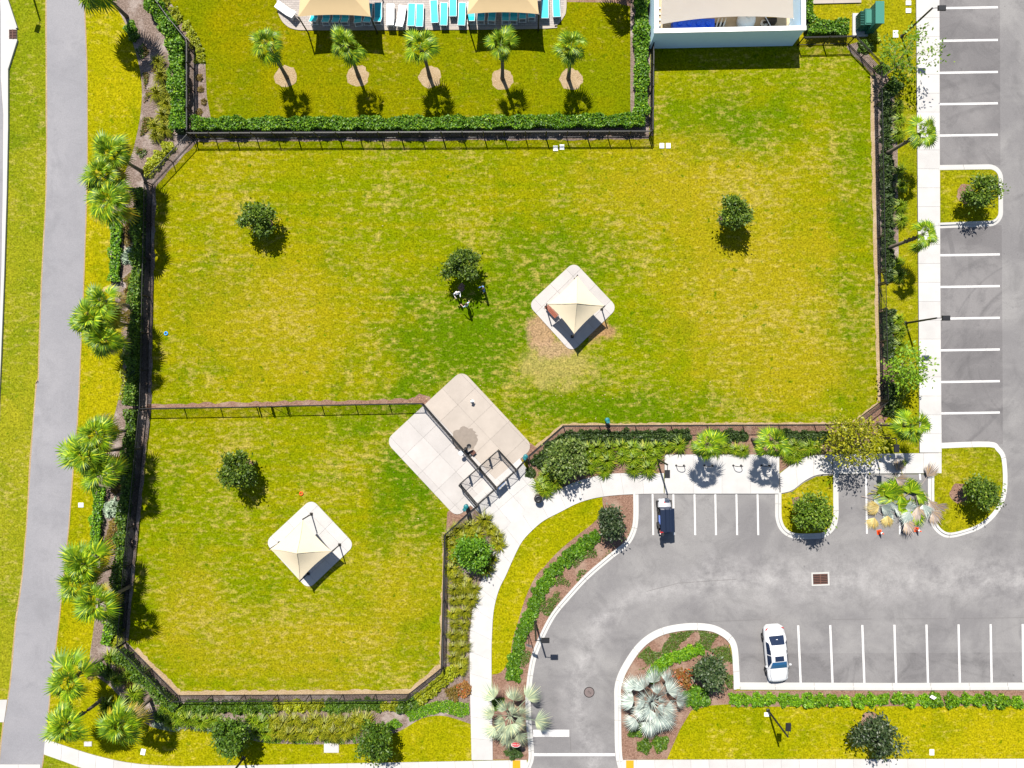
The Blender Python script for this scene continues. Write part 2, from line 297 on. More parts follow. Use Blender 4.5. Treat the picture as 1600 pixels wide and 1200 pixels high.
# ------------------------------------------------------------------ mesh helpers
class MB:
    def __init__(s): s.v = []; s.f = []; s.mi = []
    def add(s, vs, fs, mi=0):
        o = len(s.v); s.v += [tuple(v) for v in vs]
        for f in fs: s.f.append(tuple(o + i for i in f)); s.mi.append(mi)
        return s
    def box(s, c, d, rz=0, mi=0, top=1.0, mat=None):
        hx, hy, hz = d[0] / 2, d[1] / 2, d[2] / 2
        vs = []
        for z, k in ((-hz, 1), (hz, top)):
            for x, y in ((-hx, -hy), (hx, -hy), (hx, hy), (-hx, hy)):
                vs.append(Vector((x * k, y * k, z)))
        m = mat or Matrix.Rotation(rz, 4, 'Z')
        vs = [m @ v + Vector(c) for v in vs]
        return s.add(vs, [(3, 2, 1, 0), (4, 5, 6, 7), (0, 1, 5, 4), (1, 2, 6, 5), (2, 3, 7, 6), (3, 0, 4, 7)], mi)
    def tube(s, pts, rs, n=8, mi=0, cap=True):
        pts = [Vector(p) for p in pts]
        if isinstance(rs, (int, float)): rs = [rs] * len(pts)
        rings = []
        o = []
        for i, p in enumerate(pts):
            d = (pts[min(i + 1, len(pts) - 1)] - pts[max(i - 1, 0)]).normalized()
            a = d.cross(Vector((0, 0, 1)))
            if a.length < 1e-3: a = Vector((1, 0, 0))
            a.normalize(); b = d.cross(a)
            for k in range(n):
                t = 2 * math.pi * k / n
                o.append(p + (a * math.cos(t) + b * math.sin(t)) * rs[i])
        fs = []
        for i in range(len(pts) - 1):
            for k in range(n):
                k2 = (k + 1) % n
                fs.append((i * n + k, i * n + k2, (i + 1) * n + k2, (i + 1) * n + k))
        if cap:
            fs.append(tuple(range(n - 1, -1, -1))); fs.append(tuple((len(pts) - 1) * n + k for k in range(n)))
        return s.add(o, fs, mi)
    def lathe(s, prof, c=(0, 0, 0), n=16, mi=0):
        c = Vector(c); o = []; fs = []
        for r, z in prof:
            for k in range(n):
                t = 2 * math.pi * k / n; o.append(c + Vector((r * math.cos(t), r * math.sin(t), z)))
        for i in range(len(prof) - 1):
            for k in range(n):
                k2 = (k + 1) % n; fs.append((i * n + k, i * n + k2, (i + 1) * n + k2, (i + 1) * n + k))
        fs.append(tuple(range(n - 1, -1, -1))); fs.append(tuple((len(prof) - 1) * n + k for k in range(n)))
        return s.add(o, fs, mi)
    def prism(s, poly, z0, z1, mi=0):
        n = len(poly); vs = [(p[0], p[1], z0) for p in poly] + [(p[0], p[1], z1) for p in poly]
        a = sum(poly[i][0] * poly[(i + 1) % n][1] - poly[(i + 1) % n][0] * poly[i][1] for i in range(n))
        top = tuple(range(n, 2 * n)); bot = tuple(range(n - 1, -1, -1))
        sd_ = [(i, (i + 1) % n, n + (i + 1) % n, n + i) for i in range(n)]
        if a < 0: top = top[::-1]; bot = bot[::-1]; sd_ = [f[::-1] for f in sd_]
        return s.add(vs, [top, bot] + sd_, mi)
    def mesh(s, name, mats, smooth=False):
        me = bpy.data.meshes.new(name); me.from_pydata(s.v, [], s.f)
        for m in (mats if isinstance(mats, (list, tuple)) else [mats]): me.materials.append(M[m])
        me.polygons.foreach_set('material_index', s.mi)
        if smooth: me.polygons.foreach_set('use_smooth', [True] * len(me.polygons))
        me.update(); return me
    def build(s, name, mats, parent=None, smooth=False):
        return link(name, s.mesh(name, mats, smooth), parent)
def link(name, me, parent=None, loc=None, rot=None, scale=None):
    o = bpy.data.objects.new(name, me); C.objects.link(o)
    if parent is not None: o.parent = parent
    if loc is not None: o.location = loc
    if rot is not None: o.rotation_euler = rot
    if scale is not None: o.scale = scale if isinstance(scale, (tuple, list)) else (scale,) * 3
    return o
def tag(o, label, cat, group=None):
    o['label'] = label; o['category'] = cat
    if group: o['group'] = group
    return o
def thing(name, label, cat, loc=(0, 0, 0), rz=0, group=None):
    o = bpy.data.objects.new(name, None); C.objects.link(o); o.location = loc; o.rotation_euler = (0, 0, rz)
    o.empty_display_size = 0.3
    return tag(o, label, cat, group)
def struct(o): o['kind'] = 'structure'; return o
def stuff(o): o['kind'] = 'stuff'; return o
def copy_tree(o, parent=None):
    c = o.copy(); C.objects.link(c); c.parent = parent
    for ch in list(o.children): copy_tree(ch, c)
    return c
def px(poly): return [tuple(W(x, y)[:2]) for x, y in poly]
def sheet(name, poly, z, mat, base=-0.3, kind='structure'):
    """ground sheet from a map outline"""
    bm = bmesh.new(); vs = [bm.verts.new((*p, z)) for p in px(poly)]
    f = bm.faces.new(vs)
    if f.normal.z == 0: f.normal_update()
    bmesh.ops.triangulate(bm, faces=[f])
    for f in bm.faces:
        f.normal_update()
        if f.normal.z < 0: f.normal_flip()
    me = bpy.data.meshes.new(name); bm.to_mesh(me); bm.free(); me.materials.append(M[mat])
    o = link(name, me)
    if kind: o['kind'] = kind
    return o
def smooth_line(pts, n=4, closed=False):
    """Catmull-Rom through map points"""
    P = [Vector((*p, 0)) for p in pts]; out = []
    m = len(P)
    for i in range(m if closed else m - 1):
        p0 = P[(i - 1) % m] if closed or i > 0 else P[0]; p1 = P[i]; p2 = P[(i + 1) % m]
        p3 = P[(i + 2) % m] if closed or i + 2 < m else P[m - 1]
        for k in range(n):
            t = k / n
            q = 0.5 * ((2 * p1) + (p2 - p0) * t + (2 * p0 - 5 * p1 + 4 * p2 - p3) * t * t + (3 * p1 - p0 - 3 * p2 + p3) * t ** 3)
            out.append((q.x, q.y))
    if not closed: out.append(tuple(pts[-1]))
    return out
def resample(pts, n):
    P = [Vector((*p, 0)) for p in pts]; L = [0]
    for i in range(1, len(P)): L.append(L[-1] + (P[i] - P[i - 1]).length)
    out = []
    for k in range(n):
        d = L[-1] * k / (n - 1); i = 1
        while i < len(L) - 1 and L[i] < d: i += 1
        t = (d - L[i - 1]) / max(1e-9, L[i] - L[i - 1]); q = P[i - 1].lerp(P[i], t); out.append((q.x, q.y))
    return out
def rounded(poly, r, n=6):
    out = []; m = len(poly)
    for i in range(m):
        p = Vector((*poly[i], 0)); a = Vector((*poly[i - 1], 0)); b = Vector((*poly[(i + 1) % m], 0))
        da = (a - p).normalized(); db = (b - p).normalized(); ang = da.angle(db)
        t = r / math.tan(ang / 2); s = p + da * t; e = p + db * t
        c = p + (da + db).normalized() * (r / math.sin(ang / 2))
        a0 = math.atan2(s.y - c.y, s.x - c.x); a1 = math.atan2(e.y - c.y, e.x - c.x)
        dlt = (a1 - a0 + math.pi) % (2 * math.pi) - math.pi
        for k in range(n + 1): out.append((c.x + r * math.cos(a0 + dlt * k / n), c.y + r * math.sin(a0 + dlt * k / n)))
    return out
def clip(poly, p, nrm):
    """keep the side of a line where (q-p).n >= 0"""
    out = []
    for i in range(len(poly)):
        a, b = poly[i], poly[(i + 1) % len(poly)]
        da = (a[0] - p[0]) * nrm[0] + (a[1] - p[1]) * nrm[1]; db = (b[0] - p[0]) * nrm[0] + (b[1] - p[1]) * nrm[1]
        if da >= 0: out.append(a)
        if (da >= 0) != (db >= 0):
            t = da / (da - db); out.append((a[0] + (b[0] - a[0]) * t, a[1] + (b[1] - a[1]) * t))
    return out
ORD = ['first', 'second', 'third', 'fourth', 'fifth', 'sixth', 'seventh', 'eighth', 'ninth', 'tenth', 'eleventh', 'twelfth', 'thirteenth',
       'fourteenth', 'fifteenth', 'sixteenth', 'seventeenth', 'eighteenth', 'nineteenth', 'twentieth', 'twenty-first', 'twenty-second', 'twenty-third',
       'twenty-fourth', 'twenty-fifth', 'twenty-sixth', 'twenty-seventh', 'twenty-eighth', 'twenty-ninth', 'thirtieth', 'thirty-first', 'thirty-second', 'thirty-third', 'thirty-fourth']
def np_mesh(name, verts, quads, mat, smooth=False):
    me = bpy.data.meshes.new(name); nv = len(verts); nf = len(quads); k = quads.shape[1]
    me.vertices.add(nv); me.vertices.foreach_set('co', verts.astype(np.float32).ravel())
    me.loops.add(nf * k); me.loops.foreach_set('vertex_index', quads.astype(np.int32).ravel())
    me.polygons.add(nf); me.polygons.foreach_set('loop_start', np.arange(0, nf * k, k, dtype=np.int32))
    me.polygons.foreach_set('loop_total', np.full(nf, k, dtype=np.int32))
    me.update(calc_edges=True); me.materials.append(M[mat]); return me
def leaves(name, cen, size, mat, up=0.7, out=None, aspect=0.5):
    """one folded-flat rhombus leaf per centre"""
    n = len(cen)
    d = nrg.normal(size=(n, 3)); d[:, 2] *= 0.6
    if out is not None: d += out * 0.9
    d /= np.linalg.norm(d, axis=1)[:, None] + 1e-9
    u = nrg.normal(size=(n, 3)); u[:, 2] = np.abs(u[:, 2]) + up
    if out is not None: u += out * 0.6
    sd_ = np.cross(d, u); sd_ /= np.linalg.norm(sd_, axis=1)[:, None] + 1e-9
    L = (size * nrg.uniform(0.7, 1.3, n))[:, None] if np.ndim(size) else (np.full(n, size) * nrg.uniform(0.7, 1.3, n))[:, None]
    v = np.stack([cen - d * L * 0.5, cen + sd_ * L * aspect * 0.5, cen + d * L * 0.5, cen - sd_ * L * aspect * 0.5], axis=1).reshape(-1, 3)
    return np_mesh(name, v, np.arange(n * 4).reshape(n, 4), mat)

# ------------------------------------------------------------------ ground, lawns, beds
b_ = MB(); b_.add([(-400, -400, 0), (400, -400, 0), (400, 400, 0), (-400, 400, 0)], [(0, 1, 2, 3)])
struct(b_.build('ground', 'lawn_ground'))
FENCE_PARK = [(305, 217), (1014, 214), (1016, 78), (1243, 74), (1325, 70), (1364, 112), (1372, 480), (1376, 627), (1330, 663), (880, 665), (824, 713),
              (748, 786), (733, 799), (697, 832), (692, 1040), (640, 1084), (280, 1086), (196, 1001), (206, 880), (231, 637), (239, 288)]
sheet('dog_park_lawn', FENCE_PARK, 0.004, 'lawn_park')
sheet('pool_lawn', [(305, 214), (305, 75), (275, 40), (236, -20), (230, -60), (1016, -60), (1014, 212)], 0.004, 'lawn_pool')
PATH_L = [(73, -60), (73, 0), (74, 180), (73, 300), (66, 440), (61, 590), (58, 600), (50, 700), (44, 800), (36, 900), (25, 980), (18, 1060), (12, 1100), (5, 1140), (0, 1190), (-10, 1290)]
PATH_R = [(131, -60), (131, 0), (135, 100), (136, 220), (135, 290), (131, 420), (125, 560), (120, 660), (113, 740), (107, 820), (100, 890), (88, 1000), (78, 1080), (71, 1160), (65, 1200), (55, 1290)]
BED_L = [(168, -60), (176, 0), (190, 25), (206, 62), (219, 110), (222, 150), (218, 190), (208, 235), (196, 268), (182, 310), (174, 345), (172, 420), (176, 450), (186, 500), (192, 550), (190, 600), (176, 660), (163, 705), (150, 750), (143, 830), (144, 880), (150, 940), (146, 985), (140, 1035), (150, 1055), (175, 1075), (205, 1110), (235, 1135), (275, 1140), (330, 1137), (400, 1158), (450, 1162), (555, 1162), (600, 1150), (625, 1142), (660, 1122), (690, 1118), (715, 1124), (737, 1132)]
sheet('verge_lawn', PATH_R[:-2] + [(71, 1160), (150, 1182), (200, 1194), (300, 1199), (740, 1190)] + BED_L[::-1], 0.006, 'lawn_verge')
bed = smooth_line(BED_L, 3)
sheet('planting_bed', bed + [(737, 1000), (742, 935), (756, 900), (770, 862), (782, 832), (738, 792), (733, 799), (697, 832), (692, 1040), (640, 1084), (280, 1086), (196, 1001), (206, 880), (231, 637), (239, 288), (305, 217), (307, 75), (277, 40), (238, -20), (232, -60)], 0.010, 'mulch')
sheet('planting_bed', [(305, 190), (308, 212), (314, 212), (314, 190), (330, 188), (323, 150), (321, 100), (308, 68), (272, 12), (250, -20), (236, -20), (275, 40), (305, 75)], 0.009, 'mulch')
sheet('planting_bed', [(308, 213), (308, 200), (985, 193), (985, -20), (1014, -20), (1016, 78), (1014, 214)], 0.011, 'mulch')
sheet('planting_bed', [(1372, 480), (1364, 112), (1325, 70), (1340, 66), (1380, 110), (1395, 130), (1402, 200), (1404, 400), (1396, 420), (1376, 425)], 0.010, 'mulch')
sheet('planting_bed', [(1373, 484), (1395, 484), (1398, 560), (1396, 640), (1360, 690), (1300, 711), (1272, 711), (1255, 715), (1237, 725), (1218, 738), (1218, 711), (1038, 711), (1038, 740), (975, 740), (907, 751), (882, 761), (854, 773), (826, 735), (824, 713), (880, 665), (1330, 663), (1376, 627)], 0.012, 'mulch_red')
sheet('path_verge', [(1372, 480), (1376, 425), (1404, 400), (1402, 200), (1395, 130), (1380, 110), (1340, 66), (1325, 70), (1243, 74), (1243, -60), (1432, -60), (1437, 710), (1360, 712), (1360, 690), (1396, 640), (1398, 560), (1395, 484)], 0.006, 'lawn_island')
sheet('drive_lawn', [(770, 1190), (768, 1040), (769, 985), (772, 950), (780, 920), (790, 900), (800, 877), (815, 847), (837, 822), (875, 800), (905, 785), (940, 776), (990, 770), (990, 810), (975, 847), (950, 867), (915, 895), (887, 927), (862, 957), (845, 988), (832, 1017), (825, 1050), (821, 1090), (826, 1186)], 0.006, 'lawn_verge')
sheet('planting_bed', smooth_line([(941, 776), (941, 800), (926, 818), (900, 838), (870, 864), (850, 886), (836, 902), (820, 937), (810, 970), (801, 1000), (796, 1030), (783, 1050), (769, 1054)], 3)
      + [(769, 1187), (828, 1187), (824, 1090), (828, 1050), (835, 1017), (848, 988), (865, 957), (890, 927), (918, 895), (953, 867), (978, 847), (992, 810), (992, 772)], 0.012, 'mulch_red')
sheet('street_side_lawn', [(962, 1188), (962, 1060), (1000, 1000), (1080, 974), (1150, 1000), (1158, 1072), (1700, 1070), (1700, 1188)], 0.006, 'lawn_verge')
# strips of bare sand and mulch along the fences
def strip(name, pts, w, z, mat, side=1):
    P = [Vector((*p, 0)) for p in pts]; a = []; b = []
    for i, p in enumerate(P):
        d = (P[min(i + 1, len(P) - 1)] - P[max(i - 1, 0)]).normalized(); n = Vector((-d.y, d.x, 0)) * side
        a.append((p.x, p.y)); q = p + n * w * (1 + 0.25 * rnd.uniform(-1, 1)); b.append((q.x, q.y))
    return sheet(name, a + b[::-1], z, mat)
def dense(pts, step=9):
    out = []
    for a, b in zip(pts, pts[1:]):
        n = max(1, int(math.dist(a, b) / step))
        out += [(a[0] + (b[0] - a[0]) * k / n, a[1] + (b[1] - a[1]) * k / n) for k in range(n)]
    return out + [pts[-1]]
strip('sand_strip', dense([(1374, 632), (1330, 665), (880, 667), (826, 713)], 5), 5.5, 0.014, 'sand', 1)
strip('sand_strip', dense([(698, 832), (693, 1040), (641, 1084), (280, 1086), (210, 1016)], 5), 6.5, 0.014, 'sand', 1)
strip('sand_strip', dense([(196, 1001), (206, 880), (231, 637)]), 5, 0.0135, 'mulch', 1)
strip('sand_strip', dense([(231, 636), (239, 288), (305, 217), (1014, 213)]), 5, 0.0145, 'mulch', 1)
strip('sand_strip', dense([(1364, 112), (1372, 480), (1376, 627)]), 5, 0.0142, 'sand', 1)
strip('sand_strip', dense([(1325, 71), (1364, 112)]), 4, 0.0143, 'mulch', 1)
strip('sand_strip', dense([(1015, 212), (1016, 110)]), 5, 0.0146, 'mulch', 1)
strip('sand_strip', dense([(229, 640), (400, 636), (600, 632), (664, 630)]), 8, 0.0148, 'mulch_red', -1)
sheet('mulch_corner', [(664, 634), (640, 627), (655, 615), (672, 620), (676, 634)], 0.0152, 'mulch_red')
sheet('mulch_corner', [(697, 832), (699, 800), (712, 790), (740, 790), (733, 800)], 0.0152, 'mulch_red')
sheet('mulch_corner', [(824, 713), (812, 722), (808, 715), (815, 705), (826, 690), (840, 700)], 0.0152, 'mulch_red')
# ring of bare sand round each palm on the pool lawn
for k, (x, y) in enumerate([(447, 120), (559, 119), (672, 120), (785, 124), (892, 124)]):
    sheet('sand_ring', [(x + (17.5 + rnd.uniform(-2, 2)) * math.cos(t * math.pi / 11), y + (17 + rnd.uniform(-2, 2)) * math.sin(t * math.pi / 11)) for t in range(22)], 0.009, 'sand')
for k, (x, y, r) in enumerate([(1507, 303, 13), (1497, 770, 14), (1244, 783, 7), (1359, 1126, 13), (417, 348, 9), (1130, 343, 8), (722, 449, 5), (388, 728, 8)]):
    sheet('mulch_ring', [(x + (r + rnd.uniform(-2, 2)) * math.cos(t * math.pi / 9), y + (r * 1.15 + rnd.uniform(-2, 2)) * math.sin(t * math.pi / 9)) for t in range(18)], 0.122 if k < 3 else 0.016, 'mulch_red')

# ------------------------------------------------------------------ asphalt
path = sheet('asphalt_path', smooth_line(PATH_L, 3) + smooth_line(PATH_R, 3)[::-1], 0.018, 'asphalt_path')
DRIVE_L = [(989, 770), (989, 810), (985, 830), (975, 847), (950, 867), (915, 897), (887, 927), (862, 957), (845, 988), (832, 1019), (825, 1050), (821, 1090), (822, 1130), (826, 1178), (822, 1195), (812, 1215), (780, 1240)]
def offset(pts, d):
    P = [Vector((*p, 0)) for p in pts]; out = []
    for i, p in enumerate(P):
        t = (P[min(i + 1, len(P) - 1)] - P[max(i - 1, 0)]).normalized(); q = p + Vector((t.y, -t.x, 0)) * d; out.append((q.x, q.y))
    return out
DRIVE_R = offset(smooth_line(DRIVE_L, 4), 8.5)      # asphalt side of the kerb
ISLE_OUT = [(980, 1240), (966, 1200), (961, 1170), (960, 1100), (960, 1075), (965, 1055), (975, 1035), (992, 1010), (1012, 992), (1037, 980), (1070, 974), (1100, 974), (1122, 979), (1142, 992), (1152, 1010), (1155, 1045), (1156, 1066)]
lot = sheet('parking_lot', smooth_line(DRIVE_L, 3) + [(780, 1290), (1000, 1290)] + smooth_line(ISLE_OUT, 3) + [(1156, 1070), (1700, 1070), (1700, -60), (1466, -60), (1470, 741), (1212, 741), (1212, 770)], 0.012, 'asphalt_lot')
for nm, poly in (('upper', [(1467, -60), (1562, -60), (1563, 258), (1467, 258)]), ('middle', [(1468, 352), (1565, 352), (1567, 694), (1470, 694)]), ('low', [(1157, 1021), (1700, 1019), (1700, 1068), (1157, 1068)])):
    o = sheet('parking_bay_surface', poly, 0.015, 'asphalt_bay' if nm != 'low' else 'asphalt_bay_low')
    o.parent = lot; del o['kind']
def line(x0, y0, x1, y1, w=3.4, mat='paint_white', name='parking_line', z=0.019, parent=lot):
    a = W(x0, y0); b = W(x1, y1); d = (b - a).normalized(); n = Vector((-d.y, d.x, 0)) * w * S / 2
    m = MB(); m.add([(*(p + q)[:2], z) for p, q in ((a, -n), (b, -n), (b, n), (a, n))], [(0, 1, 2, 3)]); return m.build(name, mat, parent)
for y in (13, 64, 114, 163, 212): line(1466, y, 1559, y - 1.5)
for y in (399, 448.5, 498, 547.5, 597, 646): line(1467, y, 1562, y - 1.5)
for x in (1019.5, 1052, 1085, 1117.5, 1150.5, 1183.5): line(x, 771, x + 1.2, 836, 2.9)
line(1353, 740, 1354.5, 834, 2.9); line(1405, 740, 1406, 835, 2.9); line(1437, 740, 1438, 750, 3)
for k in range(8): line(1247 + k * 50.1, 977 - k * 0.3, 1251 + k * 49.7, 1068 - k * 0.3)
line(1197, 977, 1201, 1068)
line(833, 1145.5, 889.5, 1145.5, 11, name='stop_line'); line(829, 1179, 961, 1179, 4.5, name='gutter_line')
line(891, 1151, 892, 1175, 0.8, mat='seal', name='seam')
for a, b in (((1110, 971), (1190, 968)), ((1300, 968), (1362, 967)), ((1400, 967), (1478, 966.5)), ((1500, 966), (1600, 965)), ((1010, 924), (1060, 911)), ((1060, 911), (1150, 905))):
    line(*a, *b, 0.5, mat='seal', name='seam')
strip('path_edge', smooth_line(PATH_L, 4), 2.2, 0.0175, 'sand', 1); strip('path_edge', smooth_line(PATH_R, 4), 1.6, 0.0176, 'sand', -1)

# ------------------------------------------------------------------ kerbs
def kerb(pts, side=1, w=0.46, closed=False, hgt=0.13, name='kerb', gutter=0.24):
    P = [W(*p) for p in pts]; n = len(P); m = MB()
    prof = [(0, 0.0), (0.0, 0.02), (gutter, 0.028), (gutter + 0.03, hgt), (w, hgt), (w, 0.0)]
    vs = []
    for i, p in enumerate(P):
        a = P[(i - 1) % n] if closed or i else P[0]; b = P[(i + 1) % n] if closed or i < n - 1 else P[-1]
        d = (b - a).normalized(); nr = Vector((-d.y, d.x, 0)) * side
        for u, z in prof: q = p + nr * u; vs.append((q.x, q.y, z))
    k = len(prof); fs = []
    for i in range(n if closed else n - 1):
        j = (i + 1) % n
        for q in range(k - 1):
            f = (i * k + q, j * k + q, j * k + q + 1, i * k + q + 1)
            fs.append(f if side < 0 else f[::-1])
    m.add(vs, fs)
    acc = 0.0
    for i in range(1, n):                      # sawn joints across the kerb
        d = P[i] - P[i - 1]; acc += d.length
        if acc > 3.0 and d.length > 0.02:
            acc = 0.0; d.normalize(); nr = Vector((-d.y, d.x, 0)) * side; q = P[i - 1].lerp(P[i], 0.5) + nr * (gutter + 0.02 + w) / 2
            m.box((q.x, q.y, hgt - 0.004), (0.03, w - gutter - 0.03, 0.016), math.atan2(d.y, d.x), mi=1)
            q = P[i - 1].lerp(P[i], 0.5) + nr * gutter / 2; m.box((q.x, q.y, 0.024), (0.03, gutter - 0.02, 0.016), math.atan2(d.y, d.x), mi=1)
    o = m.build(name, ['concrete_kerb', 'joint']); struct(o); return o
kerb(DRIVE_R, -1, 0.47)
kerb(smooth_line(ISLE_OUT, 4) + [(1156, 1076.5)], -1, 0.56, gutter=0.30)
kerb(dense([(1156, 1066), (1400, 1067), (1700, 1066)], 12), -1, 0.58, gutter=0.32)
def island(outer, name, ends, w=0.46, lawn='lawn_island'):
    kerb(outer, -1, w)
    # raised lawn inside
    n = len(outer); c = Vector((sum(p[0] for p in outer) / n, sum(p[1] for p in outer) / n, 0)); P = [Vector((*p, 0)) for p in outer]; inn = []
    for i, p in enumerate(P):
        d = (P[(i + 1) % n] - P[i - 1]).normalized(); nr = Vector((-d.y, d.x, 0)); q = p + nr * ((w - 0.03) / S); inn.append((q.x, q.y))
    inn = [ends[0]] + inn[1:-1] + [ends[1]]
    return sheet(name, inn, 0.115, lawn)
# outlines run so that the inner side lies left in the map's x-right y-down frame
isl1 = rounded([(1462, 258), (1567, 256.5), (1567, 354), (1462, 357)], 22, 6)[0:0] + [(1465, 258)] + rounded([(1465, 258), (1567, 256.5), (1567, 353), (1465, 357)], 22, 7)[8:24] + [(1465, 357)]
island(isl1, 'parking_island', ((1466, 266), (1466, 349)))
isl2 = [(1469, 692)] + smooth_line([(1469, 692), (1545, 690), (1562, 699), (1572, 718), (1573, 768), (1560, 800), (1535, 824), (1505, 836), (1480, 840), (1463, 831), (1452, 812), (1450, 780), (1450, 738)], 4)[1:]
island(isl2, 'parking_island', ((1468, 700), (1458, 738)))
isl3 = [(1211, 768), (1219, 772), (1237, 768), (1255, 754), (1275, 744), (1300, 741), (1310, 740)] + smooth_line([(1310, 740), (1310, 806), (1305, 825), (1290, 839), (1270, 842), (1238, 841), (1220, 830), (1212, 812), (1211, 768)], 4)[1:-1]
# the kerb runs only along the asphalt sides of this one
kerb(smooth_line([(1310, 740), (1310, 780), (1310, 806), (1305, 825), (1290, 839), (1270, 842), (1238, 841), (1220, 830), (1212, 812), (1211, 790), (1211, 769)], 4), -1, 0.5)
sheet('parking_island', [(1219, 772), (1237, 768), (1255, 754), (1275, 744), (1302, 742), (1302, 806), (1297, 820), (1286, 831), (1270, 834), (1240, 833), (1226, 825), (1220, 810)], 0.115, 'lawn_island')
# planting inside the drive island
sheet('planting_bed', [(972, 1187), (969, 1100), (971, 1070), (983, 1040), (1000, 1014), (1020, 998), (1045, 987), (1075, 983), (1100, 983), (1122, 989), (1138, 1003), (1145, 1030), (1147, 1078), (1140, 1100), (1110, 1102), (1080, 1110), (1062, 1140), (1042, 1186)], 0.020, 'mulch_red')
sheet('planting_bed', [(1142, 1079), (1700, 1078), (1700, 1102), (1142, 1104)], 0.021, 'mulch_red')

# ------------------------------------------------------------------ concrete walks in slabs
def walk(name, A, B, n, zt=0.06, mat='concrete', joint=True, gap=0.016):
    """slabs between two edges; each slab an object under one bed"""
    A = resample(A, n * 4 + 1); B = resample(B, n * 4 + 1)
    bedp = px(A + B[::-1]); m = MB(); m.prism(bedp, 0.0, zt - 0.02); root = struct(m.build(name, 'joint'))
    for k in range(n):
        a = [Vector((*W(*p)[:2], 0)) for p in A[k * 4:k * 4 + 5]]; b = [Vector((*W(*p)[:2], 0)) for p in B[k * 4:k * 4 + 5]]
        def trim(q):
            d0 = (q[1] - q[0]).normalized() * gap / 2; d1 = (q[-2] - q[-1]).normalized() * gap / 2
            return [q[0] + d0] + q[1:-1] + [q[-1] + d1]
        a = trim(a); b = trim(b); dz = rnd.uniform(-0.003, 0.003)
        m = MB(); m.prism([p[:2] for p in a + b[::-1]], 0.001, zt + dz); m.build('slab', mat, root)
    return root
walk('parking_sidewalk', [(1430, -60), (1432, 200), (1434, 450), (1436, 707)], [(1466.5, -60), (1467, 200), (1468, 450), (1470, 707)], 26, 0.12)
walk('parking_sidewalk', [(1470, 739), (1301, 740)], [(1470, 707.5), (1301, 710)], 6, 0.12)
walk('curved_walk', smooth_line([(1300, 740), (1275, 742), (1255, 752), (1237, 766), (1219, 770.5)], 4), smooth_line([(1300, 710), (1272, 711), (1255, 715), (1237, 725), (1217.5, 740)], 4), 3, 0.115)
root_pad = walk('bicycle_parking_pad', [(1038, 771), (1217, 771)], [(1038, 710), (1217, 710)], 4, 0.12)
WL = [(1037, 739), (975, 739), (940, 742), (907, 750), (882, 760), (854, 772), (835, 783), (812, 803), (795, 820), (782, 838), (770, 862), (755, 900), (742, 935), (735, 982), (734, 1040), (737, 1187)]
WR = [(1037, 771), (987, 772), (940, 776), (905, 785), (875, 800), (850, 813), (832, 828), (815, 847), (800, 877), (790, 900), (780, 920), (772, 950), (769, 985), (768, 1040), (770, 1187)]
walk('curved_walk', smooth_line(WL, 4), smooth_line(WR, 4), 19, 0.075)
walk('street_sidewalk', [(-60, 1253), (0, 1225)][0:0] + smooth_line([(69, 1178), (100, 1189), (130, 1200), (170, 1212), (220, 1220), (300, 1222), (826, 1214)], 3), smooth_line([(71, 1154), (105, 1166), (150, 1180), (200, 1191), (260, 1196), (350, 1196), (823, 1187)], 3), 27, 0.06)
walk('street_sidewalk', [(968, 1216), (1200, 1215), (1700, 1214)], [(966, 1187), (1200, 1186), (1700, 1185)], 26, 0.06)
walk('path_crossing', [(-40, 1128), (7, 1128)], [(-40, 1093), (12, 1093)], 2, 0.05)
walk('path_crossing', [(-40, 1225), (63, 1225)], [(-40, 1194), (64, 1194)], 3, 0.05)
walk('utility_slab', [(1258, 7), (1345, 5)], [(1258, -60), (1348, -60)], 2, 0.10, 'concrete_warm')
for x0 in (801, 978):
    m = MB(); m.prism(px([(x0, 1187.5), (x0 + 12, 1187.5), (x0 + 12, 1216), (x0, 1216)]), 0.05, 0.072)
    for i in range(4):
        for j in range(9): m.box((*W(x0 + 1.5 + i * 3, 1189 + j * 3)[:2], 0.076), (0.05, 0.05, 0.012))
    tag(m.build('tactile_pad', 'paint_yellow'), 'yellow ramp pad %s of the drive mouth' % ('on the stop sign side' if x0 < 900 else 'below the silver palm on the island side'), 'ramp pad')
def slab_grid(name, poly, c, ang, step, zt, mat, cols=None, gap=0.014):
    """convex pad cut into slabs by a turned grid"""
    m = MB(); m.prism(px(poly), 0.0, zt - 0.02); root = struct(m.build(name, 'joint'))
    u = (math.cos(ang), math.sin(ang)); v = (-u[1], u[0]); g = gap / S / 2
    for i in range(-6, 6):
        for j in range(-6, 6):
            q = poly
            for ax, k in ((u, i), (v, j)):
                p0 = (c[0] + ax[0] * (k * step + g), c[1] + ax[1] * (k * step + g)); p1 = (c[0] + ax[0] * ((k + 1) * step - g), c[1] + ax[1] * ((k + 1) * step - g))
                q = clip(q, p0, ax)
                if len(q) >= 3: q = clip(q, p1, (-ax[0], -ax[1]))
                if len(q) < 3: break
            if len(q) < 3: continue
            ar = abs(sum(q[a][0] * q[(a + 1) % len(q)][1] - q[(a + 1) % len(q)][0] * q[a][1] for a in range(len(q)))) / 2
            if ar < 6: continue
            m = MB(); m.prism(px(q), 0.001, zt + rnd.uniform(-0.002, 0.002))
            mm = mat
            if callable(mat): mm = mat(sum(p[0] for p in q) / len(q), sum(p[1] for p in q) / len(q))
            m.build('slab', mm, root)
    return root
plaza = rounded([(722, 578), (834, 698), (714, 809), (602, 689)], 14, 6)
slab_grid('gate_plaza', plaza, (663, 631), R(46.5), 37, 0.06, lambda x, y: 'concrete_warm' if (x - 663) * 121 - (y - 631) * 114 > 0 else 'concrete_pink')
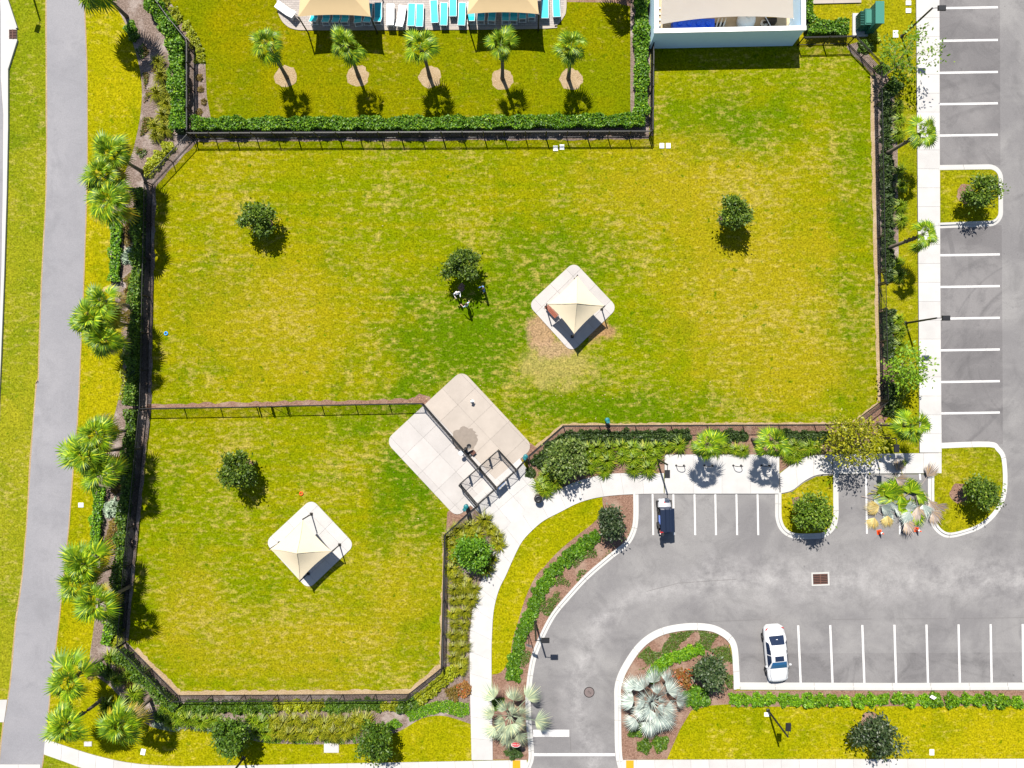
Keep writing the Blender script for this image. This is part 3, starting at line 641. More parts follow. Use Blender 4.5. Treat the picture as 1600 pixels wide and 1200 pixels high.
slab_grid('gate_walk', [(731, 786), (812, 716), (836, 752), (842, 768), (846, 779), (795, 824), (782, 836), (781, 828)], (738, 792), R(49), 29.5, 0.066, 'concrete')
slab_grid('shelter_pad', rounded([(897, 409), (965, 481), (893, 551), (825, 476)], 12, 6), (895, 480), R(45.5), 34, 0.06, 'concrete_pink')
slab_grid('shelter_pad', rounded([(487, 779), (555, 851), (482, 921), (414, 847)], 12, 6), (484, 850), R(45.5), 34, 0.06, 'concrete')
# pool deck
deck = [(430, -60), (433, 8), (437, 26), (446, 39), (462, 46.5), (500, 47.5), (700, 47), (855, 45), (870, 40), (880, 28), (885, 12), (886, -60)]
m = MB(); m.prism(px(deck), 0.0, 0.05); struct(m.build('pool_deck', 'pavers'))
ed = smooth_line(deck, 3); m = MB(); vs = []; P = [W(*p) for p in ed]
for i, p in enumerate(P):
    d = (P[min(i + 1, len(P) - 1)] - P[max(i - 1, 0)]).normalized(); nr = Vector((-d.y, d.x, 0))
    for u in (0.0, 0.22): q = p + nr * u; vs += [(q.x, q.y, 0.057)]
m.add(vs, [(2 * i, 2 * i + 2, 2 * i + 3, 2 * i + 1) for i in range(len(P) - 1)]); struct(m.build('pool_deck_coping', 'concrete_warm'))
sheet('planting_bed', [(886, -60), (886, 3), (960, 4), (985, 10), (985, -60)], 0.009, 'mulch_red')
# street gutter and storm inlet on the far left
sheet('street', [(-60, -60), (2, -60), (4, 120), (6, 180), (4, 400), (-2, 560), (-5, 620), (-60, 620)], 0.012, 'asphalt_path')
m = MB(); m.prism(px([(2, -60), (-2, -60)][0:0] + [(0, -60), (0, -20), (2, 20), (2, 120), (6, 180), (5, 300), (3, 420), (-2, 560), (-6, 660), (0, 660), (2, 560), (7, 430), (11, 300), (13, 200), (13, 108), (27, 62), (27, 46), (12, 0), (5, -60)]), 0.0, 0.05)
struct(m.build('street_gutter', 'concrete'))
m = MB()
for a, b in (((12, -2), (27.5, 45)), ((27.5, 63), (13, 109)), ((13, 109), (13, 200)), ((13, 200), (11, 300)), ((11, 300), (7, 430)), ((7, 430), (2, 560)), ((2, 560), (-2, 640))):
    pa, pb = W(*a), W(*b); mid = (pa + pb) / 2; d = pb - pa
    m.box((mid.x, mid.y, 0.075), (d.length, 0.17, 0.15), math.atan2(d.y, d.x))
struct(m.build('kerb', 'concrete_kerb'))

# ------------------------------------------------------------------ fences
def chain_fence(pts, label, h=1.25, gates=(), spacing=3.0, mesh=True):
    """black chain-link run: posts, rails and fine wire mesh"""
    P = [W(*p) for p in pts]; t = thing('chain_link_fence', label, 'fence', P[0]); O = P[0]
    wire = MB()
    for a, b in zip(P, P[1:]):
        d = b - a; L = d.length; d.normalize(); n = max(1, round(L / spacing)); az = math.atan2(d.y, d.x)
        for k in range(n + (1 if b is P[-1] else 0)):
            q = a + d * (L * k / n) - O
            m = MB(); m.tube([q, q + Vector((0, 0, h + 0.06))], 0.045, 6); m.build('post', 'black_metal', t)
        for z, r in ((h, 0.04), (0.08, 0.03)):
            m = MB(); m.tube([a - O + Vector((0, 0, z)), b - O + Vector((0, 0, z))], r, 6); m.build('rail', 'black_metal', t)
        if mesh:
            st = 0.085; nw = int(L / st); rise = h - 0.1
            for k in range(-int(rise / st), nw):
                for sg in (1, -1):
                    s0, s1 = k * st, k * st + rise
                    z0, z1 = (0.08, h - 0.02) if sg > 0 else (h - 0.02, 0.08)
                    if s0 < 0: z0 += (z1 - z0) * (-s0 / rise); s0 = 0
                    if s1 > L: z1 = z0 + (z1 - z0) * ((L - s0) / (s1 - s0)); s1 = L
                    if s1 - s0 < 0.02: continue
                    p = a + d * s0 - O + Vector((0, 0, z0)); q = a + d * s1 - O + Vector((0, 0, z1)); w = 0.0042
                    nn = Vector((-d.y, d.x, 0)) * w; up = Vector((0, 0, w))
                    wire.add([p + nn, p - up, p - nn, q + nn, q - up, q - nn], [(0, 1, 4, 3), (1, 2, 5, 4), (2, 0, 3, 5)])
    if mesh: stuff(wire.build('wire_mesh', 'black_metal', t))
    return t
def picket_fence(pts, label, h=1.42, spacing=1.78, pitch=0.115):
    P = [W(*p) for p in pts]; t = thing('picket_fence', label, 'fence', P[0]); O = P[0]; pk = MB()
    for a, b in zip(P, P[1:]):
        d = b - a; L = d.length; d.normalize(); n = max(1, round(L / spacing)); az = math.atan2(d.y, d.x)
        for k in range(n + (1 if b is P[-1] else 0)):
            q = a + d * (L * k / n) - O; m = MB(); m.box(q + Vector((0, 0, h / 2 + 0.02)), (0.08, 0.08, h + 0.04), az)
            m.box(q + Vector((0, 0, h + 0.055)), (0.075, 0.075, 0.03), az, top=0.5); m.build('post', 'black_metal', t)
        mid = (a + b) / 2 - O
        for z in (0.1, h - 0.17, h - 0.02):
            m = MB(); m.box(mid + Vector((0, 0, z)), (L, 0.045, 0.05), az); m.build('rail', 'black_metal', t)
        for k in range(int(L / pitch)):
            q = a + d * ((k + 0.5) * pitch) - O; pk.box(q + Vector((0, 0, h / 2)), (0.024, 0.024, h - 0.06), az)
    stuff(pk.build('pickets', 'black_metal', t)); return t
picket_fence([(305, 217), (1014, 214)], 'long black picket fence below the pool lawn palms')
picket_fence([(1015.5, 212), (1017, 80)], 'short black picket fence between pool hedge and blue equipment building')
picket_fence([(304, 213), (304, 75), (275, 40), (246, 0), (224, -34)], 'black picket fence turning round the pool lawn on the left')
picket_fence([(1246, 71), (1325, 69), (1365, 111)], 'black picket fence from the blue building to the cut corner')
chain_fence([(238, 289), (303, 219)], 'short slanted chain fence at top left corner of dog park')
chain_fence([(231, 636), (238, 292)], 'chain fence behind the left palms beside the large dog lawn')
chain_fence([(196, 1003), (206, 880), (230, 640)], 'chain fence behind the left palms beside the small dog lawn')
chain_fence([(277, 1085), (197, 1004)], 'slanted chain fence at bottom left corner of dog park')
chain_fence([(638, 1084), (280, 1086)], 'straight chain fence along the bottom of the small dog lawn')
chain_fence([(692, 1042), (640, 1083)], 'short slanted chain fence at bottom right corner of small dog lawn')
chain_fence([(733, 800), (697, 832), (692, 1039)], 'chain fence between small dog lawn and curved walk')
chain_fence([(826, 712), (880, 665), (1328, 663)], 'chain fence above the clipped bushes and bicycle racks')
chain_fence([(1330, 662), (1375, 628)], 'short slanted chain fence at right corner above the golden tree')
chain_fence([(1376, 625), (1373, 488)], 'lower right chain fence below the side gate')
chain_fence([(1371.5, 424), (1365.5, 114)], 'upper right chain fence between large dog lawn and parking sidewalk')
chain_fence([(231, 638), (401, 635.5)], 'left half of chain fence dividing the two dog lawns')
chain_fence([(450, 634), (661, 630)], 'right half of chain fence dividing the two dog lawns')
chain_fence([(662, 631), (748, 729)], 'slanted chain fence crossing the gate plaza')
# entrance pen with two gated halves
chain_fence([(749, 730), (776, 761)], 'fence splitting the entrance pen in two halves', spacing=2.2)
chain_fence([(719.5, 756), (746, 787)], 'lower left end fence of the entrance pen', spacing=2.2)
chain_fence([(779, 702.5), (807, 733)], 'upper right end fence of the entrance pen', spacing=2.2)
chain_fence([(748, 788), (734, 799)], 'fence stub left of the entrance pen')
chain_fence([(808, 732), (824, 714)], 'fence stub right of the entrance pen')
def gate(p, q, label, h=1.25, leafs=1, brace=True):
    a, b = W(*p), W(*q); t = thing('gate', label, 'gate', a); d = b - a; L = d.length; d.normalize(); up = Vector((0, 0, 1))
    for k in (0, 1):
        m = MB(); m.tube([d * (L * k), d * (L * k) + up * (h + 0.12)], 0.05, 8); m.build('post', 'black_metal', t)
    for k in range(leafs):
        s0 = L * k / leafs + 0.06; s1 = L * (k + 1) / leafs - 0.06
        m = MB()
        c = [d * s0 + up * 0.1, d * s1 + up * 0.1, d * s1 + up * h, d * s0 + up * h]
        for i in range(4): m.tube([c[i], c[(i + 1) % 4]], 0.026, 6)
        if brace: m.tube([c[0], c[2]] if k == 0 else [c[1], c[3]], 0.018, 5)
        lf = m.build('leaf_frame', 'black_metal', t)
        m = MB(); st = 0.11
        for j in range(int((s1 - s0) / st)):
            x = s0 + st * (j + 0.5); m.box(d * x + up * (h / 2 + 0.05), (0.007, 0.007, h - 0.12), math.atan2(d.y, d.x))
        for j in range(int((h - 0.1) / st)):
            z = 0.1 + st * (j + 0.5); m.box(d * ((s0 + s1) / 2) + up * z, (s1 - s0, 0.007, 0.007), math.atan2(d.y, d.x))
        stuff(m.build('infill_wires', 'black_metal', t))
        m = MB(); m.box(d * (s1 - 0.05) + up * 0.95 + Vector((-d.y, d.x, 0)) * 0.05, (0.08, 0.06, 0.12), math.atan2(d.y, d.x)); m.build('latch', 'grey_metal', t)
    return t
gate((719.5, 755), (733, 743), 'gate at left corner of the entrance pen facing the plaza')
gate((733.5, 742.5), (748, 729.8), 'gate beside the dividing fence, left pen half, facing the plaza')
gate((749.5, 728.5), (764, 715.5), 'gate beside the dividing fence, right pen half, facing the plaza')
gate((764.5, 715), (778.5, 703), 'gate at the top corner of the entrance pen facing the plaza')
gate((747, 786.5), (761, 774), 'gate nearest the curved walk, left pen half, facing the walk')
gate((761.5, 773.5), (775.5, 761.5), 'gate left of the blue sign panel facing the walk')
gate((777.5, 760), (791.5, 747), 'gate carrying the blue sign panel facing the walk')
gate((792, 746.5), (806.5, 733.5), 'gate nearest the round litter bin facing the walk')
gate((404, 635.3), (424, 635), 'left leaf of gate in the fence dividing the dog lawns')
gate((425, 635), (448, 634.2), 'right leaf of gate in the fence dividing the dog lawns')
gate((1372, 427), (1372.2, 444), 'upper leaf of side gate in the right fence')
gate((1372.3, 446), (1373, 485), 'lower leaf of side gate in the right fence')
# sign board on the entrance gate
a = W(778, 760.5); d = (W(791, 748) - a); az = math.atan2(d.y, d.x)
m = MB(); mid = a + d * 0.42 + Vector((0.035, -0.035, 0)); m.box((mid.x, mid.y, 0.83), (0.82, 0.02, 0.80), az); tag(m.build('sign_board', 'sign_blue'), 'blue rules board hung on the entrance pen gate', 'sign')

# ------------------------------------------------------------------ palms
def frond_mesh(name, Lp, Lb, nb, spread, droop, mats, width=0.085, fold=0.0, arch=0.0):
    m = MB()
    p = [Vector((0, 0, 0)), Vector((Lp * 0.5, 0, arch * 0.6)), Vector((Lp, 0, arch * 0.7))]
    for i in range(2):
        w0, w1 = 0.028 - 0.008 * i, 0.02 - 0.006 * i
        a, b = p[i], p[i + 1]
        m.add([a + Vector((0, -w0, 0)), a + Vector((0, w0, 0)), a + Vector((0, 0, -w0)), b + Vector((0, -w1, 0)), b + Vector((0, w1, 0)), b + Vector((0, 0, -w1))],
              [(0, 3, 4, 1), (1, 4, 5, 2), (2, 5, 3, 0)], 1)
    h = p[2]
    for k in range(nb):
        t = (k / (nb - 1) - 0.5) * 2; ang = t * spread; ln = Lb * (1 - 0.32 * abs(t) ** 1.5) * rnd.uniform(0.9, 1.08)
        d = Vector((math.cos(ang), math.sin(ang), 0)); s = Vector((-d.y, d.x, 0)); hw = width * rnd.uniform(0.85, 1.15)
        zr = fold * abs(t)
        m1 = h + d * ln * 0.5 + Vector((0, 0, zr + 0.02 - droop * 0.18 + rnd.uniform(-0.03, 0.03)))
        tip = h + d * ln + Vector((0, 0, zr - droop * (0.8 + rnd.uniform(0, 0.4))))
        m.add([h + d * 0.02, m1 - s * hw * 0.5 + Vector((0, 0, -0.02)), m1 + s * hw * 0.5 + Vector((0, 0, 0.02)), tip], [(0, 1, 2), (1, 3, 2)], 0)
    return m.mesh(name, mats)
FR = [frond_mesh('frond', 0.50 + 0.12 * k, 0.95 + 0.05 * k, 15, 1.45, 0.22 + 0.07 * k, ['palm_green', 'palm_green'], 0.115, 0.12, 0.10) for k in range(4)]
FRY = [frond_mesh('frond', 0.75, 0.95, 14, 1.3, 0.3, ['palm_yellow', 'palm_yellow'], 0.095, 0.05, 0.0) for k in range(2)] + [frond_mesh('frond', 0.7, 0.85, 14, 1.1, 0.45, ['palm_straw', 'palm_dry'], 0.09, 0.0, -0.05)]
def fan_set(mt): return [frond_mesh('frond', 0.60 + 0.38 * k, 1.22 + 0.03 * k, 20, 1.2, 0.16 + 0.06 * k, [mt, mt], 0.082, 0.10, 0.2) for k in range(4)]
FRB = fan_set('palm_silver'); FRG = fan_set('palm_silver_green')
def trunk_mesh(base, top, r0, r1, boots=True):
    m = MB(); pts = []; rs = []
    n = 9
    for k in range(n + 1):
        t = k / n; q = Vector(base).lerp(Vector(top), t) + Vector((math.sin(t * 3.1) * 0.06, 0, 0)); pts.append(q); rs.append(r0 + (r1 - r0) * t + (0.05 * (1 - t) ** 6))
    m.tube(pts, rs, 9)
    if boots:
        for k in range(26):
            t = 0.55 + 0.43 * k / 26; a = k * 2.4; c = pts[0].lerp(pts[-1], t); r = r0 + (r1 - r0) * t
            m.box(c + Vector((math.cos(a) * (r + 0.02), math.sin(a) * (r + 0.02), 0.0)), (0.10, 0.09, 0.17), a, top=0.55)
    return m
def palm(x, y, h, label, n=26, sc=1.0, lean=(0, 0), yellow=0, group=None, kind='sabal_palm'):
    t = thing(kind, label, 'palm', W(x, y), 0, group)
    top = Vector((lean[0], lean[1], h))
    trunk_mesh((0, 0, -0.05), top, 0.15, 0.12).build('trunk', 'bark_palm', t, True)
    a0 = rnd.uniform(0, 6.28)
    for k in range(n):
        u = (k + 0.5) / n                    # 0 = young and upright, 1 = old and hanging
        az = a0 + k * 2.399 + rnd.uniform(-0.35, 0.35); el = R(78 - 112 * u ** 0.62 + rnd.uniform(-14, 14))
        me = FR[min(3, int(u * 3 + rnd.random()))]
        if yellow and u > 1 - yellow: me = rnd.choice(FRY)
        if u > 0.35 and rnd.random() < 0.22: continue
        s = sc * (0.74 + 0.32 * min(1, u * 1.8)) * rnd.uniform(0.8, 1.2)
        link('frond', me, t, top + Vector((math.cos(az), math.sin(az), 0)) * 0.06 + Vector((0, 0, 0.12 * (1 - u))), Euler((rnd.uniform(-0.35, 0.35), -el, az), 'XYZ'), s)
    return t
PG = 'cabbage palms'
names = ['leftmost', 'second from left', 'middle', 'second from right', 'rightmost']
for k, (x, y, h) in enumerate([(448, 121, 4.6), (560, 119, 4.4), (671, 119, 4.3), (785, 123, 4.5), (888, 123, 4.6)]):
    palm(x, y, h, '%s of the five palms in sand rings on the pool lawn' % names[k], 21, 0.84 + 0.05 * (k % 3), (rnd.uniform(-0.25, 0.1), rnd.uniform(0.3, 0.65)), group='palms on the pool lawn')
palm(198, 26, 5.0, 'palm leaning over the path at top left edge of the photo', 26, 1.25)
LP = [(222, 268, 4.4, 'upper'), (212, 300, 4.5, 'middle'), (220, 336, 4.4, 'lower'), (214, 481, 4.5, 'upper'), (201, 508, 4.7, 'middle'), (214, 534, 4.5, 'lower'),
      (204, 672, 4.5, 'upper'), (189, 701, 4.6, 'middle'), (207, 727, 4.3, 'lower'), (186, 860, 4.4, 'upper'), (176, 885, 4.6, 'middle'), (203, 916, 4.3, 'lower'),
      (165, 1026, 4.4, 'upper'), (160, 1092, 4.5, 'lower left'), (235, 1092, 4.3, 'lower right')]
clus = ['topmost', 'second', 'third', 'fourth', 'bottommost']
for k, (x, y, h, w) in enumerate(LP):
    palm(x, y, h, '%s palm of the %s palm cluster beside the asphalt path' % (w, clus[k // 3]), 28, 1.0 + 0.05 * ((k * 2) % 5), yellow=0.3, group='palms along the asphalt path')
RP = [(1385, 240, 4.2, 'palm reaching over the parking sidewalk above the top parking island', 0.9), (1386, 388, 4.2, 'palm reaching over the parking sidewalk below the top parking island', 0.85),
      (1083, 692, 4.0, 'left palm above the bicycle racks', 0.9), (1176, 687, 4.2, 'right palm above the bicycle racks', 0.9), (1372, 663, 4.2, 'palm right of the golden tree near the sidewalk corner', 0.95)]
for x, y, h, lb, s in RP: palm(x, y, h + 0.3, lb, 20, s * 0.88, (0.42 if x > 1300 else 0.1, 0.15), group='palms on the parking side')
palm(963, -34, 4.4, 'palm above the pool lawn corner whose shadow falls beside the hedge', 22, 1.15)
def bismarck(x, y, h, label, n, sc, fans):
    t = thing('silver_palm', label, 'palm', W(x, y), 0, 'silver fan palms'); top = Vector((0, 0, h))
    trunk_mesh((0, 0, -0.05), top, 0.24, 0.19).build('trunk', 'bark_palm', t, True)
    a0 = rnd.uniform(0, 6.28)
    for k in range(n):
        u = (k + 0.5) / n; az = a0 + k * 2.399; el = R(66 - 72 * u ** 0.55 + rnd.uniform(-8, 8))
        link('frond', fans[min(3, int(u * 4))], t, top + Vector((math.cos(az), math.sin(az), 0)) * 0.1 + Vector((0, 0, 0.25 * (1 - u))), Euler((rnd.uniform(-0.3, 0.3), -el, az), 'XYZ'), sc * (0.92 + 0.12 * u) * rnd.uniform(0.92, 1.05))
b1 = E(1022, 1104, 2.6); b2 = E(797, 1124, 2.6)
bismarck(800 + b1.x / S, 600 - b1.y / S, 1.6, 'broad silver fan palm inside the drive island', 21, 1.10, FRB)
bismarck(800 + b2.x / S, 600 - b2.y / S, 1.9, 'silver fan palm between curved walk and drive hiding the stop sign', 15, 1.08, FRG)

# ------------------------------------------------------------------ trees
def tree(cx, cy, zc, r, label, mat, n=3600, ls=0.24, flat=0.85, clumps=26, name='oak_tree', group=None, base=None, trunk_r=0.08, bark='bark', fill=1.0, shell=0.45):
    """crown centred over map cx, cy at height zc as the drone sees it; r in metres"""
    c = E(cx, cy, zc); b = W(*base) if base else Vector((c.x + rnd.uniform(-.1, .1), c.y + rnd.uniform(-.1, .1), 0))
    t = thing(name, label, 'tree', b, 0, group); cc = c - b
    m = MB(); fork = Vector((cc.x * 0.5, cc.y * 0.5, zc * 0.5))
    m.tube([(0, 0, -0.05), fork * 0.5, fork], [trunk_r * 1.4, trunk_r, trunk_r * 0.8], 8)
    cen = []; ax, ay = rnd.uniform(0.82, 1.12), rnd.uniform(0.82, 1.12)
    for k in range(clumps):
        v = Vector((rnd.gauss(0, 1), rnd.gauss(0, 1), rnd.gauss(0, 1))).normalized() * (shell + (1 - shell) * rnd.random() ** 0.6) * r * rnd.uniform(0.72, 1.0)
        v.z *= flat; v.x *= ax; v.y *= ay; cen.append(v)
    for k, v in enumerate(cen):
        if k % 2 == 0:
            e = cc + v * 0.9; mid = fork.lerp(e, 0.5) + Vector((rnd.uniform(-.1, .1), rnd.uniform(-.1, .1), 0.1))
            m.tube([fork - Vector((0, 0, 0.1)), mid, e], [trunk_r * 0.45, trunk_r * 0.28, trunk_r * 0.1], 5)
    m.build('trunk', bark, t, True)
    per = int(n / clumps); cs = []; ou = []
    for v in cen:
        s = r * 0.17 * rnd.uniform(0.7, 1.35) * fill
        p = nrg.normal(size=(per, 3)) * s; p[:, 2] *= 0.8
        cs.append(p + np.array(v)); q = p / (np.linalg.norm(p, axis=1)[:, None] + 1e-6) + np.array(v.normalized()) * 0.5; ou.append(q)
    p = np.concatenate(cs) + np.array(cc); me = leaves('crown', p, ls, mat, 0.6, np.concatenate(ou)); link('crown', me, t)
    return t
tree(398, 342, 1.9, 1.45, 'small oak at upper left of the large dog lawn', 'leaf_oak', group='small oaks on the dog lawns')
tree(719, 413, 2.0, 1.3, 'small oak in mid lawn with three people at its foot', 'leaf_oak', group='small oaks on the dog lawns')
tree(1147, 330, 2.0, 1.45, 'small oak at upper right of the large dog lawn', 'leaf_oak', group='small oaks on the dog lawns')
tree(369, 735, 2.0, 1.6, 'small oak on the small dog lawn above the left shelter', 'leaf_oak', group='small oaks on the dog lawns')
tree(362, 1150, 2.2, 1.65, 'oak growing by the street walk left of the large utility lid', 'leaf_mid', 4200)
tree(588, 1160, 2.2, 1.55, 'oak growing by the street walk right of the large utility lid', 'leaf_mid', 4200)
tree(1270, 802, 1.9, 1.6, 'bushy green tree on the small island beside the short bays', 'leaf_oak', 4600)
tree(1535, 301, 2.0, 1.4, 'tree on the top parking island by the right edge', 'leaf_oak', 2600, base=(1507, 303))
tree(1537, 770, 2.0, 1.55, 'tree on the lower right parking island with brown mulch ring', 'leaf_oak', 3000, base=(1500, 768))
tree(1373, 1150, 2.1, 1.75, 'dark glossy tree on the lawn strip below the bottom parking row', 'leaf_dark', 3400, 0.27)
tree(955, 818, 1.6, 1.45, 'round dark shrub-like tree at the top of the drive bend', 'leaf_dark', 3600, 0.24, name='round_tree')
tree(1111, 1051, 1.5, 1.45, 'round dark glossy tree in the drive island', 'leaf_dark', 3400, 0.25, name='round_tree')
tree(886, 718, 1.6, 1.65, 'grey-green feathery tree right of the round litter bin', 'leaf_grey', 4200, 0.26, name='feathery_tree', clumps=46)
tree(740, 866, 1.6, 1.45, 'bright green tree in the bed between small dog lawn and walk', 'leaf_bright', 3600, 0.24, name='young_tree')
tree(1425, 82, 3.0, 2.3, 'thin light green tree over the sidewalk near the top lamp', 'leaf_sparse', 850, 0.26, name='thin_tree', base=(1374, 126), trunk_r=0.05, bark='bark_pale', clumps=42)
tree(1416, 575, 2.8, 2.1, 'thin light green tree over the sidewalk below the middle lamp', 'leaf_sparse', 1300, 0.26, name='thin_tree', base=(1381, 590), trunk_r=0.05, bark='bark_pale', clumps=42)
tree(1340, 690, 2.8, 2.5, 'wide golden-leaved tree shading the sidewalk near the palm debris', 'leaf_golden', 2900, 0.24, name='golden_tree', base=(1318, 678), trunk_r=0.09, clumps=60, bark='bark_pale')

# ------------------------------------------------------------------ hedges, shrubs and grasses
def hedge(pts, w, h, label, mat='leaf_hedge', per=190, ls=0.20, name='hedge', z0=0.05):
    """clipped hedge along map points; w and h in metres"""
    P = [W(*p) for p in pts]; O = P[0]; t = thing(name, label, 'hedge', O)
    m = MB(); m2 = MB(); cs = []; ou = []
    for a, b in zip(P, P[1:]):
        d = b - a; L = d.length; d.normalize(); n = Vector((-d.y, d.x, 0)); az = math.atan2(d.y, d.x)
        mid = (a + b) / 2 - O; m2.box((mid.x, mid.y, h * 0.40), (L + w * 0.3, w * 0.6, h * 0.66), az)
        k = 0.0
        while k < L:
            q = a + d * k - O + n * rnd.uniform(-0.15, 0.15) * w
            m.tube([q, q + Vector((rnd.uniform(-.1, .1), rnd.uniform(-.1, .1), h * 0.8))], [0.025, 0.012], 5); k += 0.5
        N = int(L * (w + 1.3 * h) * per)
        s = nrg.uniform(-0.05, L + 0.05, N); v = nrg.uniform(-1, 1, N); zz = nrg.uniform(0.12, 1, N) ** 0.55
        # keep most leaves near the outside
        edge = nrg.random(N) < 0.45; v = np.where(edge, np.sign(v) * nrg.uniform(0.8, 1.06, N), v); zz = np.where(edge, zz, nrg.uniform(0.86, 1.06, N))
        bump = 1 + 0.16 * np.sin(s * 2.1 + 1) + 0.12 * np.sin(s * 5.3)
        p = np.outer(s, np.array(d)) + np.outer(v * w / 2 * bump, np.array(n)); p[:, 2] = z0 + zz * h * (0.92 + 0.14 * np.sin(s * 1.7 + 2) + 0.08 * np.sin(s * 3.7)) + nrg.normal(0, 0.03, N)
        p += np.array(a - O); cs.append(p); o_ = np.outer(v, np.array(n)); o_[:, 2] = zz * 0.8; ou.append(o_)
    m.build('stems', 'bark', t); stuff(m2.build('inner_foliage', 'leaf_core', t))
    stuff(link('foliage', leaves('foliage', np.concatenate(cs), ls, mat, 1.3, np.concatenate(ou), 0.6), t)); return t
hedge([(309, 198.5), (650, 198), (1004, 193)], 0.95, 1.0, 'long bright clipped hedge along the bottom of the pool lawn')
hedge([(1000, 184), (1000, 60), (1001, -40)], 1.05, 1.0, 'bright clipped hedge between pool lawn and blue equipment building')
hedge([(226, -30), (246, 12), (268, 45), (281, 72), (285, 140), (287, 208)], 1.2, 1.05, 'tall bright hedge left of the pool lawn fence')
hedge([(1258, 47), (1318, 49)], 1.15, 0.9, 'bright hedge between blue building and green utility cabinet')
hedge([(1258, -10), (1259, 38)], 0.6, 1.0, 'narrow bright hedge against right wall of the blue building')
hedge([(226, 300), (224, 400), (221, 470), (218, 560), (214, 632)], 0.75, 1.25, 'hedge behind palms along the left fence of the large dog lawn', 'leaf_mid', 120)
hedge([(214, 640), (207, 740), (199, 830), (193, 900), (189, 985)], 0.75, 1.1, 'hedge behind palms along the left fence of the small dog lawn', 'leaf_mid', 120)
hedge([(187, 350), (184, 390), (182, 440)], 0.85, 0.5, 'low bright green hedge strip beside the path between two palm clusters', 'leaf_hedge', 140)
hedge([(161, 762), (155, 805), (152, 862)], 0.8, 0.5, 'low bright green hedge strip beside the path above the fourth palm cluster', 'leaf_hedge', 140)
hedge([(193, 1015), (220, 1045), (255, 1080), (280, 1100)], 0.9, 0.9, 'green hedge below the slanted fence at the bottom left corner', 'leaf_mid', 140)
hedge([(206, 578), (201, 625)], 0.9, 0.7, 'short lime hedge beside the left fence just above the dividing fence', 'leaf_lime', 90)
hedge([(178, 960), (170, 1003)], 0.9, 0.5, 'green hedge patch above the bottommost palm cluster', 'leaf_hedge', 130)

def bush_mesh(mat, n=420, ls=0.12, flat=0.75, spiky=0.0, seed=0):
    v = nrg.normal(size=(n, 3)); v[:, 2] = np.abs(v[:, 2]); v /= np.linalg.norm(v, axis=1)[:, None]
    lump = 1 + 0.16 * np.sin(v[:, 0] * 5 + seed) + 0.16 * np.sin(v[:, 1] * 6 + seed * 2)
    r = (0.45 + 0.5 * nrg.random(n) ** 0.5) * lump
    c = v * r[:, None]; c[:, 2] *= flat
    return leaves('bush', c, ls, mat, 0.6 - spiky, v, 0.55 if not spiky else 0.22)
BM = {}
for key, mat, n, ls, fl, sp in (('dark', 'leaf_box', 620, 0.30, 0.8, 0), ('green', 'leaf_hedge', 620, 0.32, 0.8, 0), ('mid', 'leaf_mid', 620, 0.32, 0.8, 0), ('lime', 'leaf_lime', 560, 0.33, 0.75, 0),
                                ('copper', 'leaf_copper', 420, 0.32, 0.7, 0), ('red', 'leaf_red', 420, 0.30, 0.7, 0), ('silver', 'leaf_silver', 300, 0.65, 0.6, 0.3), ('bright', 'leaf_bright', 620, 0.32, 0.7, 0)):
    BM[key] = [bush_mesh(mat, n, ls, fl, sp, s) for s in range(3)]
def grass_mesh(mat, n=150, L=1.35):
    m = MB()
    for k in range(n):
        a = rnd.uniform(0, 6.283); sp = rnd.uniform(0.35, 1.05); ln = L * rnd.uniform(0.7, 1.1); d = Vector((math.cos(a), math.sin(a), 0)); s = Vector((-d.y, d.x, 0))
        p0 = d * 0.06 * rnd.random() + s * rnd.uniform(-.05, .05); p1 = p0 + d * ln * 0.4 * sp + Vector((0, 0, ln * 0.55)); p2 = p0 + d * ln * sp * 0.95 + Vector((0, 0, ln * (0.62 - 0.42 * sp)))
        w = 0.034
        m.add([p0 - s * w, p0 + s * w, p1 + s * w, p1 - s * w, p2], [(0, 1, 2, 3), (3, 2, 4)])
    return m.mesh('grass_clump', mat)
GM = {'grass': [grass_mesh('leaf_grass') for _ in range(3)], 'gold': [grass_mesh('leaf_grass_gold') for _ in range(3)]}
def bush(x, y, r, kind, label, group=None, name='bush', hz=1.0):
    o = link(name, rnd.choice(BM[kind]), None, W(x, y, 0.02), (0, 0, rnd.uniform(0, 6.28)), (r * S * rnd.uniform(1.1, 1.3), r * S * rnd.uniform(1.1, 1.3), r * S * 1.15 * hz)); return tag(o, label, 'shrub', group)
def clump(x, y, r, kind, label, group=None):
    o = link('fountain_plant', rnd.choice(GM[kind]), None, W(x, y, 0.01), (0, 0, rnd.uniform(0, 6.28)), (r * S, r * S, r * S * rnd.uniform(0.75, 0.95))); return tag(o, label, 'plant', group)
def row(pts, r, kind, fmt, group, hz=1.0, jit=1.2, name='bush'):
    for k, (x, y) in enumerate(pts): bush(x + rnd.uniform(-jit, jit), y + rnd.uniform(-jit, jit), r * rnd.uniform(0.9, 1.12), kind, fmt % ORD[k], group, name, hz)
def along(pts, step):
    n = int(sum(math.dist(a, b) for a, b in zip(pts, pts[1:])) / step) + 1; return resample(pts, n)
row(along([(842, 720), (862, 700), (885, 684)], 11), 9.5, 'dark', '%s dark clipped bush up the slanted fence from the round litter bin', 'clipped bushes by the slanted fence')
row(along([(897, 683), (1072, 682)], 11.5), 10, 'dark', '%s dark clipped bush from left below the fence above the bicycle walk', 'clipped bushes below the long fence', jit=0.8)
row(along([(1118, 681), (1160, 681)], 11), 9, 'dark', '%s dark clipped bush from left between the two palms by the racks', 'clipped bushes between the rack palms')
row(along([(1222, 681), (1290, 683)], 11), 9, 'dark', '%s dark clipped bush from left between right rack palm and golden tree', 'clipped bushes near the golden tree')
